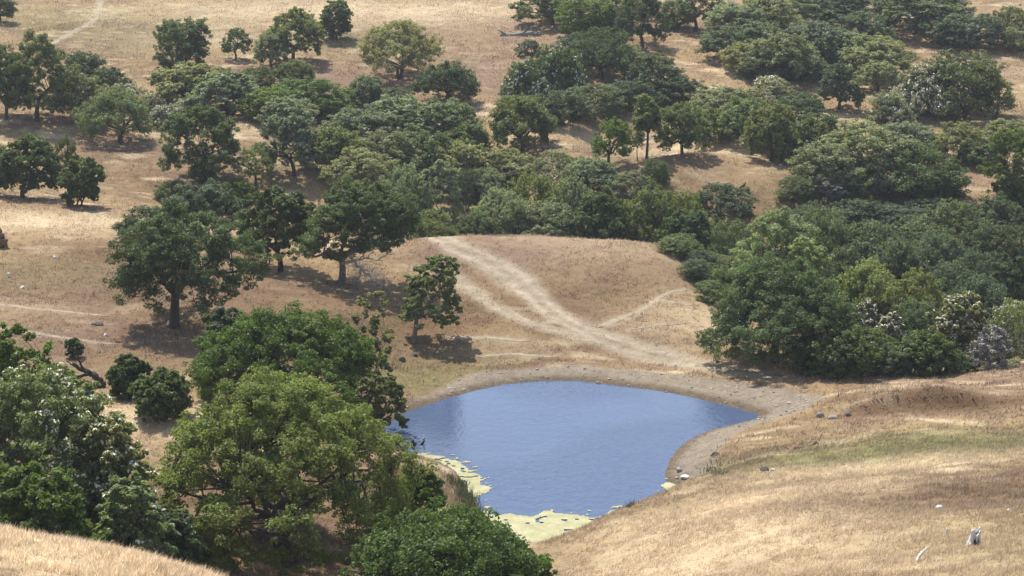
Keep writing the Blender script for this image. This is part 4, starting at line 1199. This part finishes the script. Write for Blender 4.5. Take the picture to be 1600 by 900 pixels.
dead_wood('fallen_log','fallen log','grey fallen trunk beside the arched oak under the upper wood',1118,103,
 [('trunk',[(-6,5,0),(0,2,0),(8,-2,0)],[1.6,2,1.6]),('branch',[(-2,3,0),(-6,9,0)],[1,.5])],'silver')
dead_wood('dead_brush','dead shrub','curved bare branch arching over the grey dead brush',1578,560,
 [('trunk',[(6,-6,30),(8,14,30),(2,28,30),(-14,34,30),(-30,38,30)],[2.2,1.9,1.7,1.2,.5]),('branch',[(8,14,30),(3,8,28),(0,4,26)],[1.4,1,.6])],'pale')
place_tree('dead_brush','dead shrub','mound','dead',1552,508,74,578,'grey leafless dead brush on the dam by the cream flowering buckeye',hero=(34,420,.16),depth=155.5,bark='silver')
# pale bare limbs hanging from the bare branched oak: parts of that tree
_oak = next(o for o in COL.objects if str(o.get('label','')).startswith('dark oak hung with'))
_s = _oak.location.y/F
for pts, rad in [([(4,34,-8),(22,40,-14),(44,44,-18),(70,40,-20)],[2.2,1.8,1.2,.5]),([(22,40,-14),(34,26,-18),(30,10,-20),(40,2,-20)],[1.9,1.7,1.4,.8]),([(34,26,-18),(50,16,-20),(58,-4,-20)],[1.5,1.1,.5]),
                 ([(4,44,-6),(-14,52,-12),(-24,40,-14)],[1.7,1.2,.5]),([(44,44,-18),(54,58,-20),(66,62,-20)],[1.3,.9,.4]),([(30,40,-15),(40,52,-20),(44,64,-22)],[1.3,.9,.4]),([(60,41,-18),(76,52,-20),(90,50,-22)],[1.0,.8,.3])]:
    g = Geo(); P = np.array(pts, float)[:, [0,2,1]]*_s
    t = np.linspace(0,1,len(P)); tt = np.linspace(0,1,4*len(P)); Q = np.stack([np.interp(tt,t,P[:,k]) for k in range(3)],1)
    Q[1:-1] += np.random.default_rng(3).normal(size=(len(Q)-2,3))*.05
    g.tube(Q, np.interp(tt,t,rad)*_s*1.15, 6)
    o = link('bare_limb', g.mesh('bare_limb', [BARK['pale']]), parent=_oak)

rg = np.random.default_rng(31)
base_ = np.array([[.5+.11*i, -.6-.04*i, 2.3+.25*math.sin(i*1.7)-.05*i] for i in range(34)])*(_s/.0598)
Pt = base_[rg.integers(0, 34, 900)] + rg.normal(size=(900,3))*[.45,.35,.5]
tv, tf = leaf_quads(Pt, unit(rg.normal(size=(900,3))), .55, rg, .07)
_tw = link('bare_twigs', mesh_np('bare_twigs', tv, tf, [BARK['pale']], False), parent=_oak); _tw['kind'] = 'stuff'

# the hollow bleached stump on the near hill
q0 = hit(1522, 852); s = q0[1]/F
rg = np.random.default_rng(12)
K = 26; L = 9
th = np.arange(K)*2*np.pi/K
top = 26+6*np.sin(th*2+.6)+rg.uniform(-3.5,3.5,K)
front = np.exp(-((np.angle(np.exp(1j*(th+np.pi/2-.25))))/.62)**2)   # faces the viewer
vv = []
for side, shrink in ((0, 0.), (1, 2.4)):
    for l in range(L):
        u = l/(L-1)
        z = u*top
        rad = (10.2-2.6*u+3.2*(1-u)**3)*(1+.10*np.sin(th*5+u*2)+.06*rg.uniform(-1,1,K))-shrink
        rad = rad*(1-.16*front*(u < .6))
        vv.append(np.stack([rad*np.cos(th)*1.0+u*u*1.5, rad*np.sin(th)*.9, z-3], 1))
vv = np.vstack(vv)*s
ff = []
hole = lambda k_, l_: (front[k_] > .35 and l_/(L-1) < .55) or (front[k_] > .6 and l_/(L-1) < .72)
for k_ in range(K):
    kn = (k_+1) % K
    for l in range(L-1):
        if hole(k_, l):
            continue
        o0 = l*K; i0_ = (L+l)*K
        ff.append((o0+k_, o0+kn, o0+K+kn, o0+K+k_)); ff.append((i0_+kn, i0_+k_, i0_+K+k_, i0_+K+kn))
        if hole(kn, l): ff.append((o0+kn, i0_+kn, i0_+K+kn, o0+K+kn))
        if hole((k_-1) % K, l): ff.append((i0_+k_, o0+k_, o0+K+k_, i0_+K+k_))
        if l < L-2 and hole(k_, l+1): ff.append((o0+K+k_, o0+K+kn, i0_+K+kn, i0_+K+k_))
        if l > 0 and hole(k_, l-1): ff.append((o0+kn, o0+k_, i0_+k_, i0_+kn))
    a_, b_ = (L-1)*K, (2*L-1)*K
    ff.append((a_+k_, a_+kn, b_+kn, b_+k_))
root = bpy.data.objects.new('hollow_stump', None); COL.objects.link(root); root.location = q0
root['label'] = 'bleached white hollow stump with a dark opening on the near hill'; root['category'] = 'stump'
link('shell', mesh_np('shell', vv, np.array(ff), [plain("bleached_stump_wood", (.58,.56,.54), .8, 5, .45, (4,4,.7))], False), parent=root)
g = Geo(); a_ = np.linspace(0, 2*np.pi, 13)[:-1]
hv = np.vstack([np.stack([np.cos(a_)*7, np.sin(a_)*6.0, 0*a_+z], 1) for z in (-4, 18)]+[[[0,0,21]]])*s
hf = [(i,(i+1)%12,12+(i+1)%12,12+i) for i in range(12)]
g.add(hv, np.array(hf)); g.f.append(np.array([(12+i,12+(i+1)%12,24) for i in range(12)]))
link('hollow_shade_plug', g.mesh('hollow_shade_plug', [BARK['black']]), parent=root)  # black plug: the shade inside the hollow is put into its colour
g = Geo(); g.tube(np.array([(1.5,-9.3,8),(2.2,-9.0,13),(1.2,-8.6,20)])*s, np.array([1.1,2.0,1.6])*s, 6)
link('splinter', g.mesh('splinter', [BARK['pale']]), parent=root)
for a0, ln in ((-2.4,11),(-.6,10),(.5,9),(2.6,10)):
    g = Geo(); c_, s_ = math.cos(a0), math.sin(a0)
    g.tube(np.array([(c_*8,s_*7,6),(c_*11,s_*10,1.5),(c_*(9+ln*.5),s_*(8+ln*.5),-1.5)])*s, np.array([3,2.2,1])*s, 7)
    link('root', g.mesh('root', [BARK['pale']]), parent=root)

# ------------------------------------------------------------------ haze: one box of thin air round the whole scene
zlo = float(MZ.min())-1.5; ztop = max(float(MZ.max()), CAM_Z)+6
ex = 5600.0
hv = np.array([(sx*ex, sy, sz) for sz in (zlo, ztop) for sy in (-4500, 6500) for sx in (-1, 1)])
hf = np.array([(0,2,3,1),(4,5,7,6),(0,1,5,4),(2,6,7,3),(0,4,6,2),(1,3,7,5)])
m = NT("haze")
vp = m.n("ShaderNodeVolumePrincipled")
vp.inputs['Color'].default_value = (.86,.91,1.0,1)
vp.inputs['Density'].default_value = HAZE
vp.inputs['Anisotropy'].default_value = .1
m.l(vp.outputs[0], m.out.inputs['Volume'])
link('haze', mesh_np('haze', hv, hf, [m.m]), kind='stuff')
SC.cycles.volume_bounces = 0
